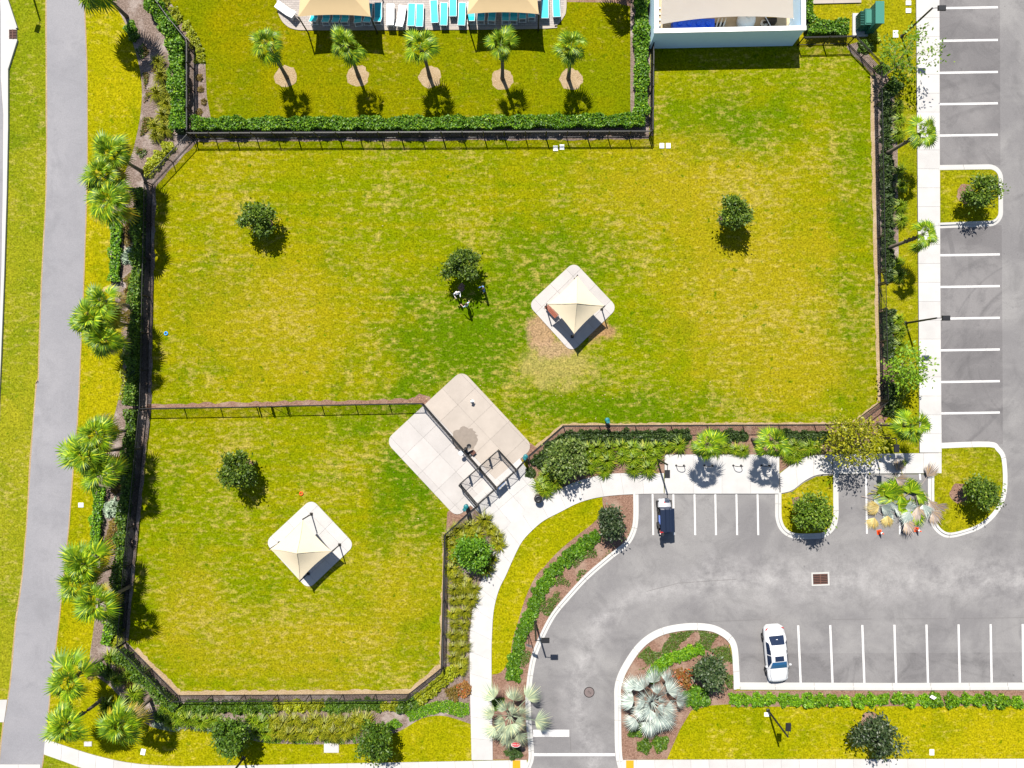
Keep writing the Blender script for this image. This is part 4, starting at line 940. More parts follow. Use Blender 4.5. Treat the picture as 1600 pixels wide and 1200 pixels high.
row(along([(1382, 150), (1384, 232)], 13), 9, 'dark', '%s dark bush from top along the right fence above the upper sidewalk palm', 'bushes along the right fence, upper')
row(along([(1384, 252), (1386, 380)], 13), 9.5, 'dark', '%s dark bush from top along the right fence between the two sidewalk palms', 'bushes along the right fence, middle')
row(along([(1387, 398), (1388, 434)], 12), 9, 'dark', '%s dark bush from top just above the side gate', 'bushes above the side gate')
row(along([(1386, 492), (1389, 556)], 12), 9.5, 'dark', '%s dark bush from top just below the side gate', 'bushes below the side gate')
row(along([(1388, 610), (1390, 640)], 13), 10, 'dark', '%s dark bush from top below the lower thin tree', 'bushes below the lower thin tree')
row([(1148, 1093), (1165, 1094), (1182, 1093), (1203, 1092), (1222, 1093), (1243, 1094), (1260, 1094), (1281, 1093), (1300, 1093), (1318, 1094), (1342, 1095), (1361, 1093), (1380, 1093), (1403, 1092), (1420, 1094), (1443, 1092), (1460, 1093), (1486, 1094), (1508, 1092), (1526, 1094), (1546, 1093), (1565, 1094), (1587, 1095)],
    9.5, 'green', '%s green bush from left in the row below the bottom parking kerb', 'bushes below the bottom parking kerb', 0.9)
row(along([(931, 838), (915, 850), (900, 860), (884, 874), (868, 888), (852, 908), (842, 926), (834, 948), (826, 966), (818, 985), (810, 1004), (806, 1024), (802, 1046)], 11.5), 9.5, 'bright', '%s bright green bush down the planted drive bend', 'bushes along the drive bend', 0.9)
row(along([(1019, 1056), (1030, 1040), (1046, 1029), (1066, 1021), (1092, 1016)], 11.5), 9, 'green', '%s green bush from left in the curved row inside the drive island', 'bushes in the drive island', 0.85)
row(along([(706, 1048), (690, 1063), (676, 1077), (658, 1090)], 10), 9, 'lime', '%s lime bush from top by the bottom right corner of the small dog lawn', 'lime bushes by the small dog lawn corner')
row(along([(292, 1105), (425, 1103)], 12), 9, 'mid', '%s green bush from left below the bottom fence', 'green bushes below the bottom fence')
row([(434, 1103), (452, 1102), (469, 1103), (485, 1103), (500, 1101)], 9, 'lime', '%s yellow bush from left in the row below the bottom fence', 'yellow bushes below the bottom fence')
row(along([(516, 1103), (588, 1101)], 12), 9, 'mid', '%s green bush right of the yellow bushes below the bottom fence', 'green bushes right of the yellow ones')
row([(601, 1103), (615, 1102)], 8.5, 'lime', '%s lime bush from left in the pair below the bottom fence', 'pair of lime bushes below the bottom fence')
row(along([(628, 1104), (645, 1098)], 11), 9, 'mid', '%s green bush beside the lime pair below the bottom fence', 'green bushes beside the lime pair')
row([(258, 3), (272, 18), (279, 29), (292, 43), (299, 53), (306, 67), (311, 80), (313, 92)], 7.5, 'lime', '%s small lime bush from top along the left edge of the pool lawn', 'lime bushes edging the pool lawn', 0.8)
row([(313, 121), (315, 139), (319, 160), (312, 175)], 5, 'copper', '%s small brown bush from top along the left edge of the pool lawn', 'brown bushes edging the pool lawn', 0.7)
row([(262, 233), (252, 246), (241, 256), (233, 268)], 10, 'lime', '%s lime bush from top left of the short slanted fence', 'lime bushes at the top left fence corner', 0.8)
row([(186, 985), (183, 1005)], 9, 'lime', '%s lime bush from top above the bottom left fence corner', 'lime bushes above the bottom left fence corner', 0.8)
row([(202, 362), (204, 378), (203, 438), (205, 455), (202, 468), (203, 495)], 9, 'copper', '%s brown-leaved bush from top in the bed between first and second palm clusters', 'brown bushes in the upper left bed', 0.6)
row([(178, 748), (182, 765), (180, 820), (176, 836), (180, 850), (170, 846)], 9, 'copper', '%s brown-leaved bush from top in the bed between third and fourth palm clusters', 'brown bushes in the lower left bed', 0.6)
for x, y, r, lb in ((203, 401, 12, 'larger silver spiky plant between first and second palm clusters'), (210, 388, 8, 'smaller silver spiky plant between first and second palm clusters'), (176, 795, 14, 'broad silver spiky plant between third and fourth palm clusters'), (200, 733, 11, 'shaded silver spiky plant under the third palm cluster')):
    bush(x, y, r, 'silver', lb, None, 'spiky_plant', 0.8)
for x, y, r, k, lb in ((1064, 1060, 17, 'red', 'red flowering bush inside the drive island'), (1050, 1070, 10, 'red', 'small reddish bush beside the silver palm in the drive island'), (202, 351, 5, 'red', 'small red flowering bush under the topmost palm cluster'), (202, 661, 5, 'red', 'small red flowering bush above the third palm cluster'),
                       (724, 1076, 12, 'red', 'reddish bush at the walk below the small dog lawn'), (709, 1082, 10, 'copper', 'brown bush at the walk below the small dog lawn'), (1090, 1090, 16, 'bright', 'low bright green mound beside the silver palm in the drive island'),
                       (1076, 1088, 11, 'bright', 'smaller bright green mound beside the silver palm'), (205, 45, 9, 'green', 'small green bush under the palm at top left'), (209, 58, 8, 'mid', 'dull green bush under the palm at top left'), (828, 738, 8, 'dark', 'dark little bush right of the entrance pen'), (803, 1052, 12, 'bright', 'green bush above the silver palm by the walk'),
                       (213, 1100, 13, 'mid', 'dull green bush between the bottommost palms'), (255, 1118, 12, 'mid', 'green bush right of the bottommost palms'), (205, 1065, 12, 'copper', 'brown bush between the bottommost palms'), (155, 1045, 10, 'green', 'green bush under the upper palm of the bottommost cluster'), (168, 1050, 9, 'mid', 'dark green bush under the upper palm of the bottommost cluster'),
                       (1350, 73, 11, 'mid', 'green bush at the cut top right fence corner'), (1395, 135, 12, 'mid', 'green bush at the foot of the upper thin tree'), (1378, 108, 9, 'mid', 'small bush at the top right fence post'), (1362, 60, 10, 'lime', 'yellowish bush below the green utility cabinet'),
                       (995, 1140, 11, 'mid', 'green bush under the left side of the silver palm'), (1030, 1160, 11, 'mid', 'green bush below the silver palm in the drive island'), (1005, 1165, 10, 'mid', 'low bush at the kerb below the silver palm'), (802, 1175, 11, 'dark', 'dark bush beside the stop sign'), (778, 1100, 9, 'mid', 'green bush between walk and silver palm')):
    bush(x, y, r, k, lb, None, 'bush', 0.75)
# ornamental grasses, drift by drift
DRIFTS = [
 ('gold', 'golden-green grass clump beside the small dog lawn and walk', 'grasses beside the small dog lawn', 14,
  [(757, 812), (768, 826), (777, 838), (779, 850), (716, 826), (735, 822), (703, 838), (708, 852), (748, 834), (726, 838), (712, 868), (707, 888), (715, 902), (728, 910), (768, 872), (760, 888)]),
 ('gold', 'dark-centred grass clump in the column left of the curved walk', 'grasses left of the curved walk', 12,
  [(711, 920), (727, 917), (742, 918), (709, 938), (726, 936), (739, 936), (709, 957), (727, 955), (711, 974), (726, 973), (709, 991), (724, 992), (710, 1008), (724, 1010), (711, 1026), (723, 1030), (720, 1043)]),
 ('grass', 'fountain grass clump above the curved walk right of litter bin', 'grasses above the curved walk', 15,
  [(915, 703), (932, 699), (950, 702), (968, 697), (986, 700), (1004, 704), (1022, 699), (1040, 698), (1058, 694), (930, 716), (948, 720), (972, 714), (990, 718), (1008, 718), (1024, 714), (945, 735), (920, 728), (988, 732), (1010, 732), (852, 742), (847, 756), (866, 752), (861, 736), (872, 742), (852, 766)]),
 ('grass', 'green grass clump in the bed round the rack palms', 'grasses round the rack palms', 13,
  [(1132, 700), (1146, 702), (1160, 704), (1118, 700), (1222, 700), (1236, 697), (1250, 702), (1242, 714), (1260, 697), (1230, 712), (1272, 700)]),
 ('grass', 'green grass clump beside the right fence bushes', 'grasses beside the right fence', 12,
  [(1400, 168), (1402, 188), (1400, 212), (1404, 268), (1406, 292), (1403, 322), (1404, 345), (1400, 412), (1402, 432), (1400, 500), (1404, 518), (1403, 540), (1402, 615), (1398, 638)]),
 ('grass', 'green grass clump in the bed below the bottom fence', 'grasses below the bottom fence', 15,
  [(300, 1120), (318, 1124), (338, 1122), (282, 1118), (270, 1126), (395, 1120), (412, 1126), (402, 1140), (420, 1142)]),
 ('gold', 'golden grass clump in the bed below the bottom fence', 'golden grasses below the bottom fence', 15,
  [(430, 1122), (446, 1128), (462, 1122), (478, 1128), (494, 1122), (510, 1128), (526, 1122), (542, 1126), (436, 1140), (454, 1144), (470, 1142), (488, 1145), (505, 1142), (522, 1144), (540, 1141), (556, 1136), (572, 1122), (560, 1118)]),
 ('gold', 'grass clump left of the tall pool hedge', 'grasses left of the tall pool hedge', 15,
  [(250, 100), (258, 122), (262, 145), (264, 165), (258, 182), (246, 200), (246, 214), (262, 205), (250, 150)]),
 ('grass', 'grass clump among the bottommost palms', 'grasses among the bottommost palms', 14,
  [(182, 1024), (195, 1028), (208, 1052), (215, 1078), (225, 1050), (262, 1098), (275, 1108), (172, 1100), (186, 1060)]),
 ('grass', 'grass clump under the left palm clusters', 'grasses under the left palms', 11,
  [(214, 440), (216, 505), (200, 560), (205, 545), (182, 955), (176, 940), (206, 690), (196, 715)])]
for kind, lb, grp, r, pts in DRIFTS:
    xs = [p[0] for p in pts]; ys = [p[1] for p in pts]; wide = max(xs) - min(xs) > max(ys) - min(ys)
    for k, (x, y) in enumerate(sorted(pts, key=lambda p: p[0] if wide else p[1])):
        clump(x + rnd.uniform(-1, 1), y + rnd.uniform(-1, 1), r * rnd.uniform(0.9, 1.25), kind, '%s %s from %s' % (ORD[k], lb, 'left' if wide else 'top'), grp)
# low ground cover nobody could count
def cover(poly, label, n, mat='groundcover', ls=0.14, h=0.14, patch=0.9, name='ground_cover'):
    P = np.array(px(poly)); lo, hi = P.min(0), P.max(0); pts = []
    def inside(x, y):
        c = False; j = len(P) - 1
        for i in range(len(P)):
            if (P[i][1] > y) != (P[j][1] > y) and x < (P[j][0] - P[i][0]) * (y - P[i][1]) / (P[j][1] - P[i][1]) + P[i][0]: c = not c
            j = i
        return c
    k = 0
    while len(pts) < n and k < n * 12:
        k += 1; x = rnd.uniform(lo[0], hi[0]); y = rnd.uniform(lo[1], hi[1])
        s = math.sin(x * 2.3 + 1.3 * math.sin(y * 1.9)) + math.sin(y * 2.9 + 1.1 * math.sin(x * 2.7))
        if s < (1 - patch) * 2.4 - 1.2 + rnd.uniform(-.3, .3): continue
        if inside(x, y): pts.append((x, y, 0.02 + rnd.random() * h))
    o = stuff(link(name, leaves(name, np.array(pts), ls, mat, 0.9))); return tag(o, label, 'ground cover')
cover([(935, 850), (955, 862), (915, 893), (887, 925), (862, 955), (845, 986), (832, 1017), (826, 1050), (812, 1050), (822, 1000), (840, 955), (860, 915), (890, 880)], 'patchy green ground cover between drive bend bushes and kerb', 2600, patch=0.35)
cover([(985, 1050), (998, 1022), (1020, 1003), (1045, 990), (1075, 985), (1100, 985), (1122, 991), (1137, 1004), (1144, 1030), (1145, 1075), (1135, 1075), (1128, 1040), (1115, 1020), (1090, 1008), (1060, 1012), (1030, 1026), (1005, 1045)], 'green ground cover round the rim of the drive island', 4600, patch=0.75)
cover([(660, 1120), (640, 1128), (615, 1140), (600, 1132), (640, 1108), (690, 1092), (732, 1098), (735, 1125), (715, 1118), (690, 1112)], 'bright ground cover at the bend of the verge lawn', 3600, 'leaf_hedge', patch=0.8)
cover([(240, 1118), (300, 1124), (345, 1130), (340, 1142), (300, 1140), (270, 1142), (235, 1134)], 'pale ground cover below the bottom left fence corner', 1500, 'leaf_silver', patch=0.4)
cover([(385, 1146), (555, 1148), (556, 1160), (450, 1161), (395, 1158)], 'bright ground cover edging the bottom bed', 2200, 'leaf_hedge', patch=0.9)
cover([(225, 70), (242, 90), (248, 140), (240, 190), (226, 235), (215, 240), (224, 190), (226, 140)], 'sparse brown and green ground cover in the top left bed', 1100, 'leaf_copper', patch=0.4)
cover([(206, 70), (222, 95), (228, 150), (222, 200), (212, 240), (222, 250), (240, 225), (245, 150), (235, 90), (222, 60)], 'sparse dull green ground cover at the rim of the top left bed', 700, 'leaf_mid', patch=0.35)
cover([(200, 600), (192, 640), (180, 690), (172, 690), (184, 640), (192, 602)], 'sparse dry ground cover beside the third palm cluster', 200, 'leaf_copper', patch=0.3)
# fallen leaves on the turf, too small and many to count
pts = []
for k in range(420):
    a = rnd.random()
    if a < 0.5: x, y = rnd.gauss(700, 60), rnd.gauss(690, 60)
    elif a < 0.8: x, y = rnd.uniform(700, 1300), rnd.uniform(590, 655)
    else: x, y = rnd.uniform(250, 1350), rnd.uniform(240, 650)
    if not (240 < x < 1360 and 240 < y < 655 or 240 < x < 690 and 640 < y < 1070): continue
    if abs((x - 718) * 0.68 + (y - 694) * 0.73) < 86 and abs((x - 718) * -0.73 + (y - 694) * 0.68) < 86: continue
    p = W(x, y); pts.append((p.x, p.y, 0.03))
tag(stuff(link('fallen_leaves', leaves('fallen_leaves', np.array(pts), 0.13, 'palm_straw', 2.0))), 'pale fallen leaves scattered over the dog lawns', 'leaf litter')

# ------------------------------------------------------------------ shade shelters on the dog lawns
def shelter(corners, label, zc=2.3, peak=3.35):
    """four posts and a hipped fabric sail; corners = map positions of the post feet (left, top, right, bottom)"""
    P = [W(*c) for c in corners]; O = sum(P, Vector()) / 4; t = thing('shade_shelter', label, 'shade shelter', O); Q = [p - O for p in P]
    for q in Q:
        m = MB(); m.tube([q + Vector((0, 0, 0.05)), q + Vector((0, 0, zc + 0.05))], 0.055, 8); m.box(q + Vector((0, 0, 0.075)), (0.25, 0.25, 0.03)); m.build('post', 'bronze_metal', t)
    for i in range(4):
        a = Q[i] * 0.98 + Vector((0, 0, zc)); b = Q[(i + 1) % 4] * 0.98 + Vector((0, 0, zc)); top = Vector((0, 0, peak)); m = MB(); n = 10; vs = []; fs = []
        for r in range(n + 1):
            u = r / n
            for k in range(n + 1):
                w = k / n; e = a.lerp(b, w); mm_ = (a + b) / 2; e = e - Vector((mm_.x, mm_.y, 0)) * (0.065 * 4 * w * (1 - w)) * u * u
                e = e - Vector((0, 0, 0.0))
                p = top.lerp(e, u); p.z -= 0.16 * math.sin(math.pi * u) * (1 - 0.2 * math.sin(math.pi * w)); vs.append(p)
        for r in range(n):
            for k in range(n): fs.append((r * (n + 1) + k, (r + 1) * (n + 1) + k, (r + 1) * (n + 1) + k + 1, r * (n + 1) + k + 1))
        m.add(vs, fs); pnl = m.build('sail_panel', 'sail', t, True)
    for i in range(4):
        a = Q[i] * 0.98 + Vector((0, 0, zc)); top = Vector((0, 0, peak + 0.01)); m = MB()
        m.tube([top.lerp(a, u) - Vector((0, 0, 0.16 * math.sin(math.pi * u) - 0.012)) for u in (0, .25, .5, .75, 1)], 0.02, 5); m.build('hip_seam', 'sail', t)
    return t
shelter([(437, 848), (487, 803), (531, 851), (482, 896)], 'cream fabric shade shelter on the small dog lawn')
shelter([(853, 480), (899, 437), (940, 483), (894, 526)], 'cream fabric shade shelter on the large dog lawn with brown bench below')
def bench(x, y, rz, label):
    t = thing('bench', label, 'bench', W(x, y, 0.06), rz)
    for k in range(4):
        m = MB(); m.box((0, -0.18 + k * 0.125, 0.45), (1.25, 0.11, 0.04)); m.build('seat_slat', 'wood_bench', t)
    for k in range(3):
        m = MB(); m.box((0, 0.27 + k * 0.03, 0.58 + k * 0.13), (1.25, 0.03, 0.11)); m.build('back_slat', 'wood_bench', t)
    for s in (-0.5, 0.5):
        m = MB(); m.tube([(s, -0.2, 0), (s, -0.18, 0.43)], 0.025, 6); m.build('leg', 'black_metal', t)
        m = MB(); m.tube([(s, 0.24, 0), (s, 0.26, 0.43), (s, 0.36, 0.92)], 0.025, 6); m.build('leg', 'black_metal', t)
bench(862, 487, R(-48), 'brown slatted bench under left corner of the right shelter')

# ------------------------------------------------------------------ pool shade sails, loungers
def pool_sail(x0, x1, y, label, z=2.6, depth=4.4):
    a = E(x0, y, z); b = E(x1, y, z); t = thing('pool_shade_sail', label, 'shade sail', (a.x, a.y, 0)); w = b.x - a.x
    c = [Vector((0, 0, z)), Vector((w, 0, z)), Vector((w, depth, z)), Vector((0, depth, z))]; r0 = Vector((w * 0.36, depth / 2, z + 1.0)); r1 = Vector((w * 0.64, depth / 2, z + 1.0))
    for q in c:
        m = MB(); m.tube([(q.x, q.y, 0.0), (q.x, q.y, z + 0.02)], 0.06, 8); m.build('post', 'bronze_metal', t)
    def panel(p):
        m = MB(); n = 8; vs = []; fs = []
        A, B, Cc, D = p
        for i in range(n + 1):
            for k in range(n + 1):
                u, v = i / n, k / n; q = A.lerp(B, u).lerp(D.lerp(Cc, u), v); q.z -= 0.10 * math.sin(math.pi * v); e = (1 - v) ** 2 * 4 * u * (1 - u) * 0.16; mid = (Cc + D) / 2 - (A + B) / 2; mid.z = 0
                vs.append(q + mid.normalized() * e)
        for i in range(n):
            for k in range(n): fs.append((i * (n + 1) + k, (i + 1) * (n + 1) + k, (i + 1) * (n + 1) + k + 1, i * (n + 1) + k + 1))
        m.add(vs, fs); m.build('sail_panel', 'sail_tan', t, True)
    panel((c[0], c[1], r1, r0)); panel((c[2], c[3], r0, r1)); panel((c[1], c[2], r1, r1)); panel((c[3], c[0], r0, r0))
pool_sail(466, 579, 26, 'left tan pool shade sail'); pool_sail(730, 842, 22, 'right tan pool shade sail')
def make_lounger(mat, back=38):
    t = thing('sun_lounger', 'x', 'sun lounger'); w = 0.62; el = R(back); bl = 0.78; y0 = -0.28     # head end towards -y
    for s in (-1, 1):
        m = MB(); m.tube([(s * w / 2, 0.98, 0.33), (s * w / 2, y0 - 0.62, 0.33)], 0.022, 6); m.build('side_rail', 'white_metal', t)
        for yy in (0.8, y0 - 0.5):
            m = MB(); m.tube([(s * w / 2, yy, 0.0), (s * w / 2, yy, 0.33)], 0.022, 6); m.build('leg', 'white_metal', t)
    for yy in (0.98, y0 - 0.62):
        m = MB(); m.tube([(-w / 2, yy, 0.33), (w / 2, yy, 0.33)], 0.022, 6); m.build('cross_rail', 'white_metal', t)
    m = MB(); m.box((0, (0.96 + y0) / 2, 0.345), (w - 0.05, 0.96 - y0, 0.02)); m.build('seat', mat, t)
    mt = Matrix.Rotation(-el, 4, 'X'); c = Vector((0, y0 - bl / 2 * math.cos(el), 0.35 + bl / 2 * math.sin(el)))
    m = MB(); m.box(c, (w - 0.03, bl, 0.03), mat=mt); bk = m.build('backrest', mat, t)
    e = Vector((0, y0 - bl * math.cos(el), 0.35 + bl * math.sin(el)))
    m = MB(); m.tube([(-w / 2, y0, 0.35), (-w / 2, e.y, e.z), (w / 2, e.y, e.z), (w / 2, y0, 0.35)], 0.022, 6); m.tube([(-w / 2 + .05, e.y * .9, e.z * .9), (-w / 2 + .05, e.y - 0.05, 0.33)], 0.015, 5); m.tube([(w / 2 - .05, e.y * .9, e.z * .9), (w / 2 - .05, e.y - 0.05, 0.33)], 0.015, 5)
    m.build('back_frame', 'white_metal', t); return t
LT = make_lounger('teal'); LW = make_lounger('towel_white', 24); LF = make_lounger('teal', 12)
used = set()
LG = [(493, 26, 0, 'T', 'first lounger from left below the left pool sail'), (512, 27, 0, 'T', 'second lounger from left below the left pool sail'), (527.5, 27, 0, 'T', 'third lounger from left below the left pool sail'), (541.5, 27, 0, 'T', 'fourth lounger from left below the left pool sail'),
      (560.5, 28, -0.12, 'T', 'fifth lounger from left below the left pool sail'), (577, 27, 0.06, 'T', 'lounger at right corner below the left pool sail'), (592.5, 26, 0, 'T', 'teal lounger just right of the left pool sail'),
      (611.5, 28, 0, 'W', 'straight white-covered lounger between the pool sails'), (628, 30, 0.14, 'W', 'slightly turned white-covered lounger between the pool sails'), (644, 27, 0.03, 'F', 'left of two touching teal loungers between the pool sails'), (657, 28, 0.02, 'F', 'right of two touching teal loungers between the pool sails'),
      (679.5, 22, -0.06, 'F', 'teal lounger standing alone between the pool sails'), (694.5, 26, 0.02, 'F', 'teal lounger left of the one pushed back'), (708.5, 12, 0, 'F', 'teal lounger pushed back from the row'), (722.5, 26, 0.04, 'F', 'pale teal lounger left of right pool sail'),
      (737, 25, 0, 'T', 'lounger behind the front post of right pool sail'), (752.5, 25, 0.05, 'T', 'first full teal lounger below right pool sail'), (769.5, 25, 0.08, 'T', 'second full teal lounger below right pool sail'), (790, 25, 0, 'T', 'left of two close loungers below right pool sail'), (803, 25, 0.03, 'T', 'right of two close loungers below right pool sail'),
      (816.5, 22, 0, 'T', 'lounger near the right corner below right pool sail'), (830.5, 20, 0, 'T', 'lounger at the right corner below right pool sail'), (851, 15, 0, 'F', 'bright teal lounger just right of right pool sail'), (869, 13, -0.03, 'F', 'rightmost pale teal lounger on the pool deck'), (449, 20, -0.95, 'W', 'slanted white-covered lounger at left end of the pool deck')]
for x, y, rz, k, lb in LG:
    pr = {'T': LT, 'W': LW, 'F': LF}[k]; o = pr if k not in used else copy_tree(pr); used.add(k)
    o.location = W(x, y, 0.05); o.rotation_euler = (0, 0, -rz); tag(o, lb, 'sun lounger', 'sun loungers on the pool deck')

# ------------------------------------------------------------------ blue equipment enclosure
def building():
    zt = 2.55; a = W(1014, 76); b = W(1238, 71.5); t = thing('equipment_building', 'blue walled equipment enclosure with white coping and open top', 'building', (0, 0, 0)); Y1 = W(0, -90).y; th = 0.26
    m = MB(); m.add([(a.x, a.y, 0), (b.x, b.y, 0), (b.x, b.y, zt), (a.x, a.y, zt), (a.x + th, a.y + th, 0), (b.x - th, b.y + th, 0), (b.x - th, b.y + th, zt), (a.x + th, a.y + th, zt)], [(0, 1, 2, 3), (5, 4, 7, 6), (3, 2, 6, 7)]); m.build('front_wall', 'wall_blue', t)
    m = MB(); m.add([(a.x, a.y, 0), (a.x, Y1, 0), (a.x, Y1, zt), (a.x, a.y, zt), (a.x + th, a.y + th, 0), (a.x + th, Y1, 0), (a.x + th, Y1, zt), (a.x + th, a.y + th, zt)], [(1, 0, 3, 2), (4, 5, 6, 7), (3, 7, 6, 2)]); m.build('side_wall', 'wall_blue', t)
    m = MB(); m.add([(b.x, b.y, 0), (b.x, Y1, 0), (b.x, Y1, zt), (b.x, b.y, zt), (b.x - th, b.y + th, 0), (b.x - th, Y1, 0), (b.x - th, Y1, zt), (b.x - th, b.y + th, zt)], [(0, 1, 2, 3), (5, 4, 7, 6), (7, 3, 2, 6)]); m.build('side_wall', 'wall_blue', t)
    m = MB(); m.box(((a.x + b.x) / 2, Y1, zt / 2), (b.x - a.x, th, zt)); m.build('back_wall', 'wall_blue', t)
    d = b - a; az = math.atan2(d.y, d.x); mid = (a + b) / 2
    m = MB(); m.box((mid.x, mid.y + th / 2, zt + 0.06), (d.length + 0.16, th + 0.10, 0.12), az); m.build('coping', 'white_paint', t)
    for q in (a.x + th / 2, b.x - th / 2):
        m = MB(); m.box((q, (a.y + Y1) / 2 + 0.2, zt + 0.055), (th + 0.10, Y1 - a.y, 0.11)); m.build('coping', 'white_paint', t)
    m = MB(); m.prism([(a.x + th, a.y + th), (b.x - th, b.y + th), (b.x - th, Y1), (a.x + th, Y1)], 0.0, 0.06); m.build('floor', 'floor_tan', t)
building()
# cream sail above the enclosure
z = 2.75; c0 = E(1032, 38, z); c1 = E(1240, 29, z); top = W(0, -70).y
t = thing('building_shade_sail', 'pale cream shade sail stretched over the equipment enclosure', 'shade sail', (0, 0, 0)); m = MB(); n = 14; vs = []; fs = []
A = c0; B = c1; Cc = Vector((c1.x, top, z + 0.3)); D = Vector((c0.x, top, z + 0.3))
for i in range(n + 1):
    for k in range(n + 1):
        u, v = i / n, k / n; q = A.lerp(B, u).lerp(D.lerp(Cc, u), v); q.y += (1 - v) * 4 * u * (1 - u) * 0.42; q.x += (0.12 if u < 0.5 else -0.12) * 4 * v * (1 - v) * abs(2 * u - 1); q.z -= 0.18 * math.sin(math.pi * u) * (0.4 + 0.6 * math.sin(math.pi * v)); vs.append(q)
for i in range(n):
    for k in range(n): fs.append((i * (n + 1) + k, (i + 1) * (n + 1) + k, (i + 1) * (n + 1) + k + 1, i * (n + 1) + k + 1))
m.add(vs, fs); m.build('fabric', 'sail_pale', t, True)
for q in (A, B, Cc, D):
    m = MB(); m.tube([(q.x, q.y, 0.06), q], 0.04, 6); m.build('post', 'white_metal', t)
# equipment in the open strip
p = E(1084, 43, 0.9); t = thing('blue_bin', 'long blue plastic tank row inside the enclosure', 'tank', (p.x, p.y + 0.2, 0.06))
m = MB(); m.box((0, 0.1, 0.45), (3.5, 0.85, 0.9)); m.build('tank_body', 'blue_plastic', t)
for k in range(4):
    m = MB(); m.lathe([(0.22, 0), (0.22, 0.10), (0.12, 0.14)], (-1.2 + k * 0.8, 0.12, 0.9), 12); m.build('lid', 'blue_plastic', t)
for k in range(3):
    m = MB(); m.tube([(-0.9 + k * 0.8, -0.34, 0.3), (-0.9 + k * 0.8, -0.36, 0.93), (-0.5 + k * 0.8, -0.36, 0.95)], 0.05, 6); m.build('pipe', 'blue_plastic', t)
p = E(1126, 38, 0.7); t = thing('pump_set', 'white pipes and pumps between blue tank and round filter', 'pump', (p.x, p.y + 0.1, 0.06))
for k in range(3):
    m = MB(); m.tube([(-0.35 + k * 0.3, -0.3, 0.35), (-0.25 + k * 0.3, 0.1, 0.55 + 0.1 * k), (-0.1 + k * 0.3, 0.5, 0.45)], 0.07, 8); m.build('pipe', 'pipe', t)
m = MB(); m.tube([(-0.5, 0.1, 0.15), (0.5, 0.2, 0.15)], 0.14, 10); m.build('motor', 'bronze_metal', t)
p = E(1168, 33, 0.9); t = thing('filter_tank', 'large round white filter tank inside the enclosure', 'tank', (p.x, p.y + 0.25, 0.06))
m = MB(); m.lathe([(0.62, 0), (0.74, 0.15), (0.78, 0.5), (0.72, 0.8), (0.5, 1.02), (0.2, 1.1)], (0, 0, 0), 20); m.build('tank_body', 'white_plastic', t, True)
m = MB(); m.lathe([(0.2, 1.09), (0.2, 1.2), (0.1, 1.24)], (0, 0, 0), 12); m.build('cap', 'pipe', t)
p = E(1194, 36, 0.4); t = thing('hose_reel', 'coiled hose reel inside the enclosure', 'hose', (p.x, p.y, 0.06))
for k in range(4):
    m = MB(); r = 0.3 - k * 0.06; m.tube([(r * math.cos(a * 0.5236), r * math.sin(a * 0.5236), 0.3 + 0.03 * k) for a in range(13)], 0.028, 6); m.build('coil', 'pipe', t)
m = MB(); m.lathe([(0.22, 0), (0.14, 0.15), (0.14, 0.45)], (0, 0, 0), 10); m.build('stand', 'bronze_metal', t)
p = E(1207, 31, 0.8); t = thing('yellow_case', 'yellow topped case inside the enclosure', 'case', (p.x, p.y + 0.2, 0.06)); m = MB(); m.box((0, 0, 0.32), (0.85, 0.6, 0.64)); m.build('case_body', 'bronze_metal', t); m = MB(); m.box((0, 0.2, 0.7), (0.9, 0.3, 0.10)); m.build('lid', 'yellow_plastic', t)
p = E(1201, 36, 0.7); m = MB(); m.tube([(p.x - 0.35, p.y + 0.45, 0.9), (p.x + 0.5, p.y - 0.4, 0.3)], 0.035, 6); tag(m.build('leaning_pole', 'white_metal'), 'white pole leaning beside the yellow case', 'pole')
p = E(1028, 20, 0.5); t = thing('pallet', 'pale wooden frame by the left wall inside the enclosure', 'pallet', (p.x, p.y, 0.06))
for k in range(4):
    m = MB(); m.box((0, -0.9 + k * 0.5, 0.1), (0.6, 0.14, 0.05)); m.build('board', 'pipe', t)

# ------------------------------------------------------------------ green utility cabinet
def cabinet():
    p = W(1349, 41); t = thing('utility_cabinet', 'green stepped metal utility cabinet on a concrete pad', 'utility cabinet', p)
    m = MB(); m.box((-0.05, 0.05, 0.07), (1.85, 2.0, 0.14)); m.build('pad', 'concrete', t)
    m = MB(); m.box((0.35, 0.1, 0.14 + 0.90), (0.62, 1.75, 1.8)); m.build('main_body', 'green_metal', t)
    m = MB(); m.box((0.37, 0.1, 1.97), (0.72, 1.85, 0.06)); m.build('roof', 'green_metal_pale', t)
    m = MB(); m.box((-0.22, 0.15, 0.14 + 0.55), (0.52, 1.35, 1.1)); m.build('transformer_tank', 'green_metal', t)
    m = MB(); m.box((-0.18, 0.15, 1.27), (0.46, 1.1, 0.05)); m.build('tank_lid', 'green_metal_pale', t)
    for k in range(9):
        m = MB(); m.box((-0.62, -0.42 + k * 0.14, 0.62), (0.28, 0.05, 0.85)); m.build('cooling_fin', 'green_metal', t)
cabinet()

